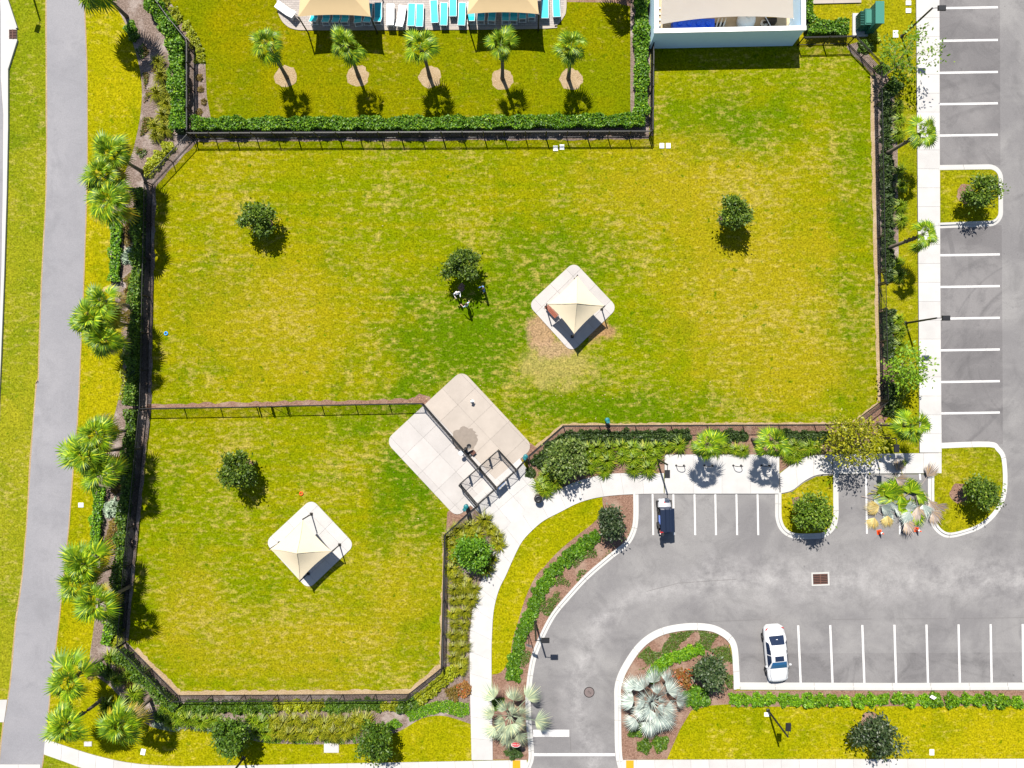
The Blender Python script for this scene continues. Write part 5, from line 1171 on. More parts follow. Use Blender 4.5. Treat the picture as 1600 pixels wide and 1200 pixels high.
# ------------------------------------------------------------------ lamp posts
def lamp(x, y, arm, label, h=4.35):
    t = thing('lamp_post', label, 'street lamp', W(x, y), 0, 'black lamp posts'); d = Vector((*arm, 0)).normalized()
    m = MB(); m.lathe([(0.17, 0), (0.17, 0.06), (0.10, 0.12), (0.09, 0.3)], (0, 0, 0), 12); m.build('base', 'black_metal', t)
    m = MB(); m.tube([(0, 0, 0.1), (0, 0, h)], [0.095, 0.07], 8); m.build('pole', 'black_metal', t)
    m = MB(); m.tube([(0, 0, h - 0.06), d * 0.2 + Vector((0, 0, h + 0.02)), d * 0.45 + Vector((0, 0, h + 0.02))], 0.03, 6); m.build('arm', 'black_metal', t)
    az = math.atan2(d.y, d.x); m = MB(); m.box(d * 0.75 + Vector((0, 0, h + 0.02)), (0.66, 0.42, 0.12), az, top=0.9); m.build('lamp_head', 'black_metal', t)
    m = MB(); m.box(d * 0.78 + Vector((0, 0, h - 0.04)), (0.44, 0.26, 0.02), az); m.build('lens', 'lamp_clear', t)
lamp(1409, 57, (1, 0), 'black lamp post near the top right parking bays')
lamp(1415, 505, (1, 0), 'black lamp post by the sidewalk in the middle of the right bays')
lamp(1026, 717, (0, -1), 'black lamp post left of the bicycle racks')
lamp(1357, 680, (0, -1), 'black lamp post half hidden by the golden tree')
lamp(836, 971, (1, 0), 'black lamp post at the bend of the drive')
lamp(1200, 1110, (0.05, 1), 'black lamp post on the lawn strip below the bottom parking row')
lamp(381, 1184, (0, -1), 'black lamp post by the street walk under the oak')
lamp(46, -24, (-0.3, -1), 'lamp post beyond the top left edge whose shadow falls on the grass')
t = thing('sign_post', 'thin sign post beside the lamp at the drive bend', 'sign post', W(826, 990)); m = MB(); m.tube([(0, 0, 0), (0, 0, 2.9)], 0.035, 6); m.build('post', 'black_metal', t); m = MB(); m.box((0, 0, 2.7), (0.03, 0.5, 0.45), R(70)); m.build('panel', 'grey_metal', t)

# stop sign
def stop_sign():
    p = E(806, 1165, 2.1); t = thing('stop_sign', 'red stop sign half hidden under the silver palm by the drive', 'road sign', (p.x, p.y, 0)); t.rotation_euler = (0, 0, R(180))
    m = MB(); m.box((0, 0, 1.15), (0.05, 0.05, 2.3)); m.build('post', 'grey_metal', t)
    def octa(r, y): return [(r * math.cos(R(22.5 + 45 * k)), y, 2.05 + r * math.sin(R(22.5 + 45 * k))) for k in range(8)]
    m = MB(); f = octa(0.40, -0.03); g = octa(0.40, -0.045); m.add(f + g, [tuple(range(8)), tuple(range(15, 7, -1))] + [(i, (i + 1) % 8, 8 + (i + 1) % 8, 8 + i) for i in range(8)]); rim = m.build('rim', 'sign_white', t)
    m = MB(); f = octa(0.37, -0.046); g = octa(0.37, -0.050); m.add(f + g, [tuple(range(8)), tuple(range(15, 7, -1))] + [(i, (i + 1) % 8, 8 + (i + 1) % 8, 8 + i) for i in range(8)]); m.build('face', 'red_sign', t)
    text('STOP', 0.27, 'sign_white', t, (0, -0.054, 1.955), (R(90), 0, 0))
def text(s, size, mat, parent, loc, rot):
    cu = bpy.data.curves.new('lettering', 'FONT'); cu.body = s; cu.size = size; cu.align_x = 'CENTER'; cu.extrude = 0.002
    o = bpy.data.objects.new('tmp', cu); C.objects.link(o); dg = bpy.context.evaluated_depsgraph_get(); me = bpy.data.meshes.new_from_object(o.evaluated_get(dg)); bpy.data.objects.remove(o)
    me.materials.clear(); me.materials.append(M[mat]); return link('lettering', me, parent, loc, rot)
stop_sign()

# ------------------------------------------------------------------ small street furniture
def rack(x, y, label):
    t = thing('bicycle_rack', label, 'bicycle rack', W(x, y, 0.12), 0, 'bicycle racks on the pad'); w = 0.33; pts = [(-w, 0, 0), (-w, 0, 0.45)] + [(-w * math.cos(k * math.pi / 8), 0, 0.5 + 0.33 * math.sin(k * math.pi / 8)) for k in range(9)] + [(w, 0, 0.45), (w, 0, 0)]
    m = MB(); m.tube(pts, 0.03, 8); m.build('hoop', 'black_metal', t, True)
    for s in (-w, w):
        m = MB(); m.lathe([(0.09, 0), (0.09, 0.02), (0.05, 0.03)], (s, 0, 0), 10); m.build('foot_plate', 'black_metal', t)
for k, x in enumerate((1062, 1106, 1151, 1195)): rack(x, 727, '%s black bicycle hoop from left on the concrete pad' % ORD[k])
def bin_():
    t = thing('litter_bin', 'round black litter bin at the corner of gate walk and curved walk', 'litter bin', W(840.5, 777, 0.07)); m = MB()
    m.lathe([(0.27, 0), (0.30, 0.1), (0.30, 0.75), (0.28, 0.78)], (0, 0, 0), 18); m.build('drum', 'bronze_metal', t, True)
    m = MB(); m.lathe([(0.34, 0.78), (0.34, 0.82), (0.27, 0.90), (0.16, 0.93), (0.16, 0.86), (0.14, 0.86)], (0, 0, 0), 18); m.build('dome_lid', 'black_metal', t, True)
    m = MB(); m.lathe([(0.345, 0.76), (0.36, 0.77), (0.345, 0.79)], (0, 0, 0), 18); m.build('rim', 'rust', t, True)
bin_()
def waste(x, y, rz, label):
    t = thing('dog_waste_station', label, 'waste station', W(x, y, 0.02), rz, 'dog waste stations'); m = MB(); m.tube([(0, 0, 0), (0, 0, 1.75)], 0.035, 6); m.build('post', 'black_metal', t)
    m = MB(); m.box((0, -0.1, 1.2), (0.28, 0.14, 0.36)); m.build('bag_box', 'teal_plastic', t); m = MB(); m.box((0, -0.04, 1.6), (0.3, 0.02, 0.32)); m.build('sign_plate', 'teal_plastic', t)
    m = MB(); m.lathe([(0.17, 0.35), (0.20, 0.8), (0.20, 0.82)], (0, -0.25, 0), 12); m.build('bin', 'teal_plastic', t, True); m = MB(); m.lathe([(0.21, 0.82), (0.20, 0.86), (0.05, 0.88)], (0, -0.25, 0), 12); m.build('lid', 'teal_plastic', t, True)
waste(947, 660, R(180), 'teal dog waste station on the long fence above the grasses')
waste(818, 715, R(135), 'teal dog waste station right of the entrance pen')
waste(727, 793, R(150), 'teal dog waste station left of the entrance pen')
def fountain():
    t = thing('drinking_fountain', 'black drinking fountain straddling the plaza fence by a damp patch', 'drinking fountain', W(728, 701, 0.06), R(-48)); m = MB(); m.lathe([(0.16, 0), (0.12, 0.1), (0.11, 0.85)], (0, 0, 0), 10); m.build('pedestal', 'black_metal', t, True)
    for s in (-1, 1):
        m = MB(); m.tube([(0, 0, 0.75), (0, s * 0.4, 0.82)], 0.05, 8); m.build('arm', 'black_metal', t); m = MB(); m.lathe([(0.08, 0.8), (0.19, 0.86), (0.20, 0.9), (0.17, 0.9), (0.08, 0.86)], (0, s * 0.45, 0), 14); m.build('bowl', 'black_metal' if s > 0 else 'white_plastic', t, True)
    m = MB(); m.lathe([(0.2, 0.0), (0.22, 0.1), (0.18, 0.1), (0.16, 0.05)], (0.55, 0.0, 0), 14); m.build('dog_bowl', 'black_metal', t, True)
fountain()
m = MB(); m.box((*W(739.5, 706.5)[:2], 0.18), (0.34, 0.34, 0.24), R(-48), top=0.9); m.box((*W(739.5, 706.5)[:2], 0.31), (0.38, 0.38, 0.03), R(-48)); tag(m.build('lidded_box', 'rust'), 'small dark square box beside the damp patch on the plaza', 'box')
damp = [(726 + (20 + 2.2 * math.sin(3 * k) + rnd.uniform(-1, 1)) * math.cos(k * math.pi / 20), 686 + (19 + 1.6 * math.cos(5 * k) + rnd.uniform(-1, 1)) * math.sin(k * math.pi / 20)) for k in range(40)]
o = sheet('damp_patch', damp, 0.066, 'wet')
def hydrant():
    t = thing('play_hydrant', 'small white hydrant standing on the plaza slabs', 'hydrant', W(738, 627, 0.06)); m = MB(); m.lathe([(0.15, 0), (0.15, 0.04), (0.10, 0.06), (0.10, 0.42), (0.13, 0.44), (0.12, 0.5), (0.06, 0.58), (0.03, 0.62)], (0, 0, 0), 14); m.build('barrel', 'white_plastic', t, True)
    for a in (0, 2.1, 4.2):
        d = Vector((math.cos(a), math.sin(a), 0)); m = MB(); m.tube([Vector((0, 0, 0.34)) + d * 0.08, Vector((0, 0, 0.34)) + d * 0.19], 0.05, 8); m.build('nozzle', 'grey_metal', t)
hydrant()
def lid(x, y, w, h, label, mat='concrete', rz=0, name='valve_box', z=0.0):
    t = thing(name, label, 'utility lid', W(x, y, z), rz); m = MB(); m.box((0, 0, 0.03), (w * S, h * S, 0.06)); m.build('frame', mat, t); m = MB(); m.box((0, 0, 0.064), (w * S * 0.86, h * S * 0.86, 0.014)); m.build('cover', 'white_plastic' if mat != 'concrete' else 'concrete', t); m = MB(); m.box((0, h * S * 0.25, 0.074), (0.08, 0.03, 0.008)); m.build('lift_slot', 'grey_metal', t)
for x, y, w, h, lb, mt, rz in ((868, 232, 7, 8, 'left of the white lid pair below the pool fence', 'white_plastic', 0), (878, 230, 7, 8, 'right of the white lid pair below the pool fence', 'white_plastic', 0), (1034, 228, 7, 8, 'left of the white lid pair right of the pool fence corner', 'white_plastic', 0), (1044, 228, 7, 8, 'right of the white lid pair right of the pool fence corner', 'white_plastic', 0),
    (1419, 5, 8, 7, 'upper white lid beside the sidewalk at the top', 'white_plastic', 0), (1419, 17, 8, 7, 'lower white lid beside the sidewalk at the top', 'white_plastic', 0), (1399, 53.5, 8, 11, 'white lid left of the top lamp post', 'white_plastic', 0), (127, 789, 8, 7, 'white lid in the verge beside the asphalt path', 'white_plastic', 0),
    (138, 1162, 12, 7, 'pale lid below the bottommost palms', 'concrete', 0), (224, 1174.5, 7, 9, 'white lid right of the bottommost palms near the walk', 'white_plastic', R(-12)), (518, 1168, 23, 15, 'large concrete utility lid on the verge between the two oaks', 'concrete', 0), (1455.5, 1175, 7, 9, 'white lid right of the dark glossy tree', 'white_plastic', 0), (1198, 1116, 8, 6, 'white lid at the foot of the lower lamp post', 'white_plastic', 0)):
    lid(x, y, w, h, lb, mt, rz)
m = MB(); m.box((*E(1461, 1092, 0.9)[:2], 0.62), (0.45, 0.3, 0.02), R(-25), mat=Matrix.Rotation(R(-28), 4, 'Z') @ Matrix.Rotation(R(25), 4, 'X')); t = thing('marker_sign', 'tiny tilted white plate standing in the bush row', 'sign', (0, 0, 0)); m.build('plate', 'sign_white', t); m = MB(); q = E(1461, 1092, 0.9); m.tube([(q.x, q.y, 0), (q.x, q.y, 0.61)], 0.015, 5); m.build('stake', 'grey_metal', t)
def drain(x, y, w, h, rz, label, frame=True, z=0.02):
    t = thing('storm_drain', label, 'drain', W(x, y, z), rz); W_, H_ = w * S, h * S
    if frame:
        for sx, sy, dx, dy in ((0, 1, W_, 0.13), (0, -1, W_, 0.13), (1, 0, 0.13, H_ - 0.26), (-1, 0, 0.13, H_ - 0.26)):
            m = MB(); m.box((sx * (W_ / 2 - 0.065), sy * (H_ / 2 - 0.065), 0.015), (dx, dy, 0.05)); m.build('frame_side', 'concrete_kerb', t)
    iw, ih = W_ - (0.26 if frame else 0.02), H_ - (0.26 if frame else 0.02)
    m = MB(); m.box((0, 0, -0.005), (iw, ih, 0.01)); m.build('pit', 'dark_hole', t)
    n = max(4, round(ih / 0.14))
    for k in range(n):
        m = MB(); m.box((0, -ih / 2 + ih * (k + 0.5) / n, 0.02), (iw, ih / n * 0.48, 0.03)); m.build('bar', 'rust', t)
    m = MB(); m.box((0, 0, 0.026), (0.08, ih, 0.03)); m.build('cross_bar', 'rust', t)
drain(1281.5, 904.5, 28, 21, R(2), 'rusty storm drain grate with white frame in the lot')
drain(21, 54, 12, 15, 0, 'rusty inlet grate in the street gutter at top left', False, 0.06)
drain(190, 1047, 20, 17, 0, 'dark brown slatted drain cover between the bottommost palms', False, 0.03)
def manhole():
    t = thing('manhole_cover', 'round rusty manhole cover in the drive', 'manhole cover', W(920.5, 1081.5, 0.012)); m = MB(); m.lathe([(0.46, 0), (0.46, 0.012), (0.40, 0.012)], (0, 0, 0), 28); m.build('ring', 'dark_hole', t); m = MB(); m.lathe([(0.40, 0), (0.40, 0.02), (0.38, 0.024)], (0, 0, 0), 28); m.build('cover', 'manhole', t)
    text('YO2', 0.2, 'dark_hole', t, (-0.03, -0.05, 0.027), (0, 0, R(-40)))
plain('manhole', (0.135, 0.105, 0.10), 0.8, var=0.2, scale=6); manhole()
def ring(x, y, mat, label):
    t = MB(); t.v = []; n = 20; pts = [(0.13 * math.cos(k * 2 * math.pi / n), 0.13 * math.sin(k * 2 * math.pi / n), 0.05) for k in range(n + 1)]; t.tube(pts, 0.045, 8); o = t.build('ring_toy', mat, None, True); o.location = W(x, y, 0.01); tag(o, label, 'dog toy')
ring(260, 521, 'blue_toy', 'blue ring toy on the lawn beside the left fence'); ring(471, 771, 'orange', 'orange ring toy above the left shelter')
def cone(x, y, label, white):
    t = thing('traffic_cone', label, 'traffic cone', W(x, y, 0.018), rnd.uniform(0, 1.5)); m = MB(); m.box((0, 0, 0.02), (0.40, 0.40, 0.04), top=0.94); m.build('base', 'orange', t); m = MB(); m.lathe([(0.16, 0.04), (0.03, 0.74), (0.02, 0.75)], (0, 0, 0), 16); m.build('body', 'orange', t, True)
    m = MB(); m.lathe([(0.105, 0.36), (0.068, 0.56)], (0, 0, 0), 16); m.build('collar', 'sign_white', t, True)
cone(1373.5, 831.5, 'left orange traffic cone below the palm debris', 1); cone(1431.5, 827.5, 'right orange traffic cone below the palm debris', 0)
# cut palm fronds dumped across two bays: each one a thing
FG = [frond_mesh('cut_frond', 0.8, 1.15, 15, 0.85, 0.06, [a, b], 0.105, 0.05, 0.06) for a, b in (('palm_green', 'palm_yellow'), ('palm_silver', 'palm_dry'), ('palm_dry', 'palm_dry'), ('palm_straw', 'palm_dry'))]
DB = [(1352, 772, 0, 15, 'g'), (1358, 782, 1, -25, 'd'), (1372, 762, 0, -8, 'd'), (1390, 772, 0, 25, 'd'), (1380, 752, 0, -40, 'd'), (1400, 760, 0, -75, 'd'), (1412, 762, 0, -30, 'd'), (1392, 750, 2, 70, 'd'), (1420, 775, 0, -100, 'd'), (1365, 795, 1, -35, 'd'), (1378, 786, 1, -20, 'd'), (1386, 790, 3, -95, 'd'), (1370, 794, 3, -110, 'd'),
      (1400, 796, 2, -60, 'd'), (1430, 765, 1, -110, 'd'), (1440, 768, 2, -60, 'd'), (1446, 776, 2, -40, 'd'), (1436, 760, 2, 60, 'd'), (1425, 782, 1, -120, 'd'), (1405, 790, 3, -20, 'd'), (1410, 750, 0, 100, 'd'), (1360, 765, 0, -15, 'd'), (1395, 785, 0, -10, 'd'), (1345, 775, 1, -12, 'd'), (1368, 775, 0, 5, 'd'), (1388, 762, 0, 10, 'd'), (1403, 770, 0, -45, 'd'), (1416, 785, 0, -60, 'd'), (1375, 790, 1, -5, 'd'), (1395, 795, 1, 10, 'd'), (1428, 772, 2, -85, 'd'), (1434, 770, 1, -75, 'd'), (1380, 742, 2, -15, 'd'), (1362, 778, 0, 25, 'd'), (1406, 778, 0, 40, 'd'), (1356, 770, 0, -5, 'd'), (1364, 758, 0, -20, 'd'), (1376, 768, 0, 20, 'd'), (1384, 778, 0, -30, 'd'), (1394, 758, 0, 0, 'd'), (1400, 768, 0, 160, 'd'), (1410, 772, 0, 190, 'd'), (1418, 760, 0, 210, 'd'), (1422, 770, 0, 150, 'd'), (1398, 782, 0, 170, 'd'), (1388, 785, 3, 195, 'd'), (1374, 782, 1, -15, 'd'), (1412, 795, 1, 205, 'd'), (1442, 782, 2, -55, 'd')]
kn = ['green', 'silvery', 'dry brown', 'yellowed']; cnt = {}
for k, (x, y, v, ang, _) in enumerate(sorted(DB)):
    cnt[v] = cnt.get(v, -1) + 1
    o = link('cut_frond', FG[v], None, W(x, y, 0.10 + 0.022 * ((k * 7) % 12)), Euler((rnd.uniform(-.25, .25), rnd.uniform(-.12, .1), R(ang)), 'XYZ'), rnd.uniform(1.0, 1.3)); tag(o, '%s cut %s palm frond from left in the debris heap' % (ORD[cnt[v]], kn[v]), 'palm frond', 'cut %s fronds in the debris heap' % kn[v])

# ------------------------------------------------------------------ white sedan
def lerp_tab(tab, y):
    for (y0, *a), (y1, *b) in zip(tab, tab[1:]):
        if y0 <= y <= y1:
            t = (y - y0) / (y1 - y0); return [p + (q - p) * t for p, q in zip(a, b)]
    return list(tab[-1][1:]) if y > tab[-1][0] else list(tab[0][1:])
def sedan():
    c = E(1212, 1021, 0.6); t = thing('parked_car', 'white sedan with dark sunroof parked askew in the bottom row', 'car', (c.x, c.y, 0.02), R(180) + R(5.5))
    # y forward; half width, deck height
    tab = [(-2.42, 0.55, 0.62), (-2.36, 0.72, 0.86), (-2.15, 0.84, 0.97), (-1.6, 0.90, 1.01), (-0.8, 0.92, 0.98), (0.3, 0.925, 0.96), (1.1, 0.915, 0.94), (1.7, 0.89, 0.86), (2.1, 0.83, 0.76), (2.3, 0.72, 0.68), (2.42, 0.50, 0.58)]
    ys = [-2.42 + 4.84 * (k / 40) for k in range(41)]; m = MB(); vs = []; K = 13
    for y in ys:
        w, h = lerp_tab(tab, y)
        prof = [(-0.86, 0.22), (-0.97, 0.36), (-1.0, 0.56), (-0.985, 0.74 * h + 0.02), (-0.90, 0.93 * h), (-0.6, h), (0, h + 0.03), (0.6, h), (0.90, 0.93 * h), (0.985, 0.74 * h + 0.02), (1.0, 0.56), (0.97, 0.36), (0.86, 0.22)]
        vs += [(u * w, y, min(z, h + .03)) for u, z in prof]
    fs = []
    for i in range(len(ys) - 1):
        for k in range(K - 1): fs.append((i * K + k, i * K + k + 1, (i + 1) * K + k + 1, (i + 1) * K + k))
    fs.append(tuple(range(K - 1, -1, -1))); fs.append(tuple((len(ys) - 1) * K + k for k in range(K))); m.add(vs, fs); body = m.build('body', 'car_white', t, True)
    # cabin shell: pillars and roof
    def ring_(y, w, z): return [(-w, y, z), (-w * 0.55, y, z + 0.02), (0, y, z + 0.03), (w * 0.55, y, z + 0.02), (w, y, z)]
    rows = [ring_(1.12, 0.77, 0.93), ring_(0.72, 0.70, 1.20), ring_(0.38, 0.63, 1.385), ring_(0.0, 0.61, 1.42), (ring_(-0.5, 0.60, 1.425)), ring_(-1.0, 0.60, 1.39), ring_(-1.35, 0.64, 1.22), ring_(-1.78, 0.70, 1.0)]
    m = MB(); vs = [p for r in rows for p in r]; fs = [(i * 5 + k, (i + 1) * 5 + k, (i + 1) * 5 + k + 1, i * 5 + k + 1) for i in range(len(rows) - 1) for k in range(4)]
    low = [(0.86, 1.15, 0.92), (0.865, 0.72, 0.955), (0.87, 0.38, 0.96), (0.875, 0.0, 0.965), (0.875, -0.5, 0.97), (0.87, -1.0, 0.985), (0.86, -1.35, 1.0), (0.80, -1.8, 1.0)]
    o = len(vs); vs += [(-x, y, z) for x, y, z in low] + [(x, y, z) for x, y, z in low]
    for i in range(len(rows) - 1): fs += [(o + i, o + i + 1, (i + 1) * 5, i * 5), (i * 5 + 4, (i + 1) * 5 + 4, o + 8 + i + 1, o + 8 + i)]
    m.add(vs, fs); m.build('cabin', 'car_white', t, True)
    def pane(name, pts, mat, nz=0.012):
        m = MB(); p = [Vector(q) for q in pts]; n = (p[1] - p[0]).cross(p[-1] - p[0]).normalized()
        if n.z < 0: n = -n
        m.add([q + n * nz for q in p], [tuple(range(len(p)))]); return m.build(name, mat, t)
    def strip_pane(name, r0, r1, mat, sh=0.93):
        m = MB(); vs = [(x * sh, y, z + 0.014) for x, y, z in r0] + [(x * sh, y, z + 0.014) for x, y, z in r1]; m.add(vs, [(k, k + 1, 6 + k, 5 + k) for k in range(4)]); return m.build(name, mat, t, True)
    strip_pane('windshield', ring_(1.08, 0.765, 0.965), ring_(0.72, 0.70, 1.205), 'glass_blue'); strip_pane('windshield_top', ring_(0.72, 0.70, 1.205), ring_(0.41, 0.635, 1.372), 'glass_blue'); strip_pane('rear_window', ring_(-1.03, 0.60, 1.375), ring_(-1.70, 0.69, 1.045), 'glass_dark')
    m = MB(); m.box((0, -1.42, 1.225), (0.16, 0.05, 0.01)); m.build('window_sticker', 'sign_white', t)
    m = MB(); m.box((0, 0.12, 1.452), (0.74, 0.42, 0.012)); m.build('sunroof', 'glass_dark', t)
    for s in (-1, 1):
        for ya, yb in ((0.95, -0.12), (-0.18, -1.25)):
            w = [(s * (0.855), ya, 0.985), (s * 0.868, yb, 1.0), (s * 0.625, yb + (0.12 if yb < -1 else 0), 1.36 if yb > -1 else 1.30), (s * 0.64, min(ya, 0.40), 1.36)]
            m = MB(); off = Vector((s * 0.014, 0, 0.008)); f = (0, 1, 2, 3) if s < 0 else (3, 2, 1, 0); m.add([Vector(q) + off for q in w], [f]); m.build('side_window', 'glass_dark', t)
        m = MB(); m.box((s * 1.0, 0.86, 0.99), (0.2, 0.11, 0.13), top=0.85); mir = m.build('wing_mirror', 'car_white', t)
        m = MB(); m.add([(s * 0.46, 2.30, 0.70), (s * 0.74, 2.12, 0.735), (s * 0.80, 1.92, 0.775), (s * 0.72, 2.0, 0.795), (s * 0.48, 2.24, 0.735)], [(0, 1, 2, 3, 4)] if s > 0 else [(4, 3, 2, 1, 0)]); o = m.build('headlight', 'lamp_clear', t); o.location = (0, 0, 0.02)
        m = MB(); m.add([(s * 0.45, -2.38, 0.90), (s * 0.74, -2.30, 0.90), (s * 0.82, -2.08, 0.965), (s * 0.74, -2.2, 0.99)], [(0, 1, 2, 3)] if s < 0 else [(3, 2, 1, 0)]); o = m.build('tail_light', 'tail_red', t); o.location = (0, 0, 0.01)
        for y in (1.48, -1.42):
            w = thing_part('wheel', t, (s * 0.83, y, 0.32)); m = MB(); m.lathe([(0.20, -0.11), (0.30, -0.11), (0.325, -0.07), (0.325, 0.07), (0.30, 0.11), (0.20, 0.11)], (0, 0, 0), 20); o = m.build('tyre', 'rubber', w, True); o.rotation_euler = (0, R(90), 0)
            m = MB(); m.lathe([(0.21, -0.09), (0.2, 0.10), (0.06, 0.115)], (0, 0, 0), 14); o = m.build('rim', 'grey_metal', w, True); o.rotation_euler = (0, R(90) * s, 0)
    for s in (-1, 1):
        m = MB(); m.tube([(s * 0.70, 1.14, 0.985), (s * 0.72, 1.6, 0.915), (s * 0.62, 2.12, 0.80)], 0.008, 4); m.build('hood_seam', 'grey_metal', t)
        m = MB(); m.tube([(s * 0.62, -1.82, 1.045), (s * 0.70, -2.05, 1.02), (s * 0.64, -2.32, 0.93)], 0.008, 4); m.build('boot_seam', 'grey_metal', t)
    m = MB(); m.box((0, 2.41, 0.36), (1.1, 0.06, 0.22)); m.build('grille', 'rubber', t); m = MB(); m.box((0, -2.42, 0.66), (0.45, 0.02, 0.14)); m.build('number_plate', 'sign_white', t)
def thing_part(name, parent, loc):
    o = bpy.data.objects.new(name, None); C.objects.link(o); o.parent = parent; o.location = loc; o.empty_display_size = 0.1; return o
sedan()

# ------------------------------------------------------------------ golf cart
def cart():
    c = E(1039, 806, 0.8); t = thing('golf_cart', 'black golf cart with ribbed navy roof parked nose to the walk', 'golf cart', (c.x, c.y, 0.015), R(1.5)); L = 2.9
    m = MB(); m.box((0, -0.1, 0.38), (1.12, 2.6, 0.22), top=0.96); m.build('chassis', 'rubber', t)
    m = MB(); vs = []; fs = []; sec = [(1.42, 0.36, 0.42), (1.38, 0.46, 0.56), (1.15, 0.53, 0.72), (0.88, 0.55, 0.84), (0.74, 0.55, 0.88)]
    for y, w, z in sec: vs += [(-w, y, 0.3), (-w, y, z - 0.08), (-w * 0.8, y, z), (0, y, z + 0.03), (w * 0.8, y, z), (w, y, z - 0.08), (w, y, 0.3)]
    for i in range(4):
        for k in range(6): fs.append((i * 7 + k, i * 7 + k + 1, (i + 1) * 7 + k + 1, (i + 1) * 7 + k))
    fs.append((0, 1, 2, 3, 4, 5, 6)); fs.append(tuple(28 + k for k in range(6, -1, -1))); m.add(vs, fs); m.build('front_cowl', 'cart_silver', t, True)
    m = MB(); m.add([(-0.08, 1.10, 0.80), (0.08, 1.10, 0.80), (0, 1.26, 0.73)], [(0, 1, 2)]); o = m.build('emblem', 'tail_red', t); o.location = (0, 0, 0.012)
    for s in (-1, 1):
        m = MB(); m.box((s * 0.36, 1.30, 0.63), (0.2, 0.1, 0.1), top=0.8); m.build('headlight', 'lamp_clear', t); m = MB(); m.box((s * 0.55, 0.98, 0.62), (0.2, 0.62, 0.07), top=0.85); m.build('fender', 'rubber', t)
    m = MB(); m.box((0, -0.25, 0.70), (1.06, 0.55, 0.18), top=0.95); m.build('seat', 'seat_blue', t); m = MB(); m.box((0, -0.56, 0.98), (1.04, 0.12, 0.45)); m.build('seat_back', 'seat_blue', t)
    m = MB(); m.box((0, -0.82, 0.70), (1.02, 0.42, 0.16), top=0.95); m.build('rear_seat', 'cart_navy', t); m = MB(); m.box((0, -1.30, 0.46), (1.0, 0.5, 0.06)); m.build('footplate', 'rubber', t)
    m = MB(); m.tube([(-0.26, 0.62, 0.8), (-0.26, 0.36, 1.02)], 0.02, 6); m.build('steering_column', 'rubber', t); m = MB(); m.tube([(-0.26 + 0.17 * math.cos(a * 0.524), 0.36 + 0.12 * math.sin(a * 0.524), 1.03 + 0.11 * math.sin(a * 0.524)) for a in range(13)], 0.016, 6); m.build('steering_wheel', 'rubber', t)
    for s in (-1, 1):
        m = MB(); m.tube([(s * 0.5, 0.78, 0.8), (s * 0.49, 0.55, 1.82)], 0.022, 6); m.build('roof_strut', 'black_metal', t); m = MB(); m.tube([(s * 0.5, -0.62, 0.6), (s * 0.49, -0.72, 1.82)], 0.022, 6); m.build('roof_strut', 'black_metal', t)
        for y in (0.98, -0.85):
            w = thing_part('wheel', t, (s * 0.5, y, 0.24)); m = MB(); m.lathe([(0.13, -0.1), (0.22, -0.1), (0.24, -0.06), (0.24, 0.06), (0.22, 0.1), (0.13, 0.1)], (0, 0, 0), 16); o = m.build('tyre', 'rubber', w, True); o.rotation_euler = (0, R(90), 0)
            m = MB(); m.lathe([(0.13, -0.07), (0.13, 0.09), (0.04, 0.1)], (0, 0, 0), 12); o = m.build('rim', 'grey_metal', w, True); o.rotation_euler = (0, R(90) * s, 0)
    m = MB(); m.add([(-0.48, 0.785, 0.86), (0.48, 0.785, 0.86), (0.47, 0.57, 1.78), (-0.47, 0.57, 1.78)], [(0, 1, 2, 3)]); m.build('windscreen', 'glass_dark', t)
    # ribbed roof
    m = MB(); vs = []; fs = []; xs = [-0.60, -0.56, -0.30, -0.20, -0.13, 0.13, 0.20, 0.30, 0.56, 0.60]; zs = [1.76, 1.84, 1.92, 1.92, 1.85, 1.85, 1.92, 1.92, 1.84, 1.76]; yv = [0.80, 0.72, 0.4, -0.2, -0.9, -1.12, -1.2]
    for j, y in enumerate(yv):
        e = 0.04 if j in (0, len(yv) - 1) else 0.0; tw = 0.8 if j in (0, 6) else 1
        for x, z in zip(xs, zs): vs.append((x * (0.97 if e else 1), y, z - e))
    n = len(xs)
    for j in range(len(yv) - 1):
        for k in range(n - 1): fs.append((j * n + k, (j + 1) * n + k, (j + 1) * n + k + 1, j * n + k + 1))
    o = len(vs); vs += [(x, y, 1.78) for x, y in ((-0.6, 0.8), (0.6, 0.8), (0.6, -1.2), (-0.6, -1.2))]; fs.append((o, o + 1, o + 2, o + 3)); m.add(vs, fs); rf = m.build('roof', 'cart_navy', t)
    m = MB(); m.box((-0.64, 0.62, 1.05), (0.1, 0.05, 0.14)); m.build('mirror', 'black_metal', t); m = MB(); m.box((0.64, 0.62, 1.05), (0.1, 0.05, 0.14)); m.build('mirror', 'black_metal', t)
    q = c + Vector((-0.45, -1.28, 0.52)); g = thing('golf_bag', 'red and white bag strapped at the back of the golf cart', 'bag', q); m = MB(); m.tube([(0, 0.1, 0.0), (-0.02, 0.0, 0.75)], [0.13, 0.15], 10); m.build('bag_body', 'tail_red', g, True); m = MB(); m.lathe([(0.135, 0.0), (0.155, 0.06)], (-0.02, 0, 0.71), 10); m.build('collar', 'cloth_black', g); m = MB(); m.tube([(-0.1, -0.02, 0.3), (-0.16, 0.0, 0.6)], 0.05, 8); m.build('side_pocket', 'sign_white', g)
cart()

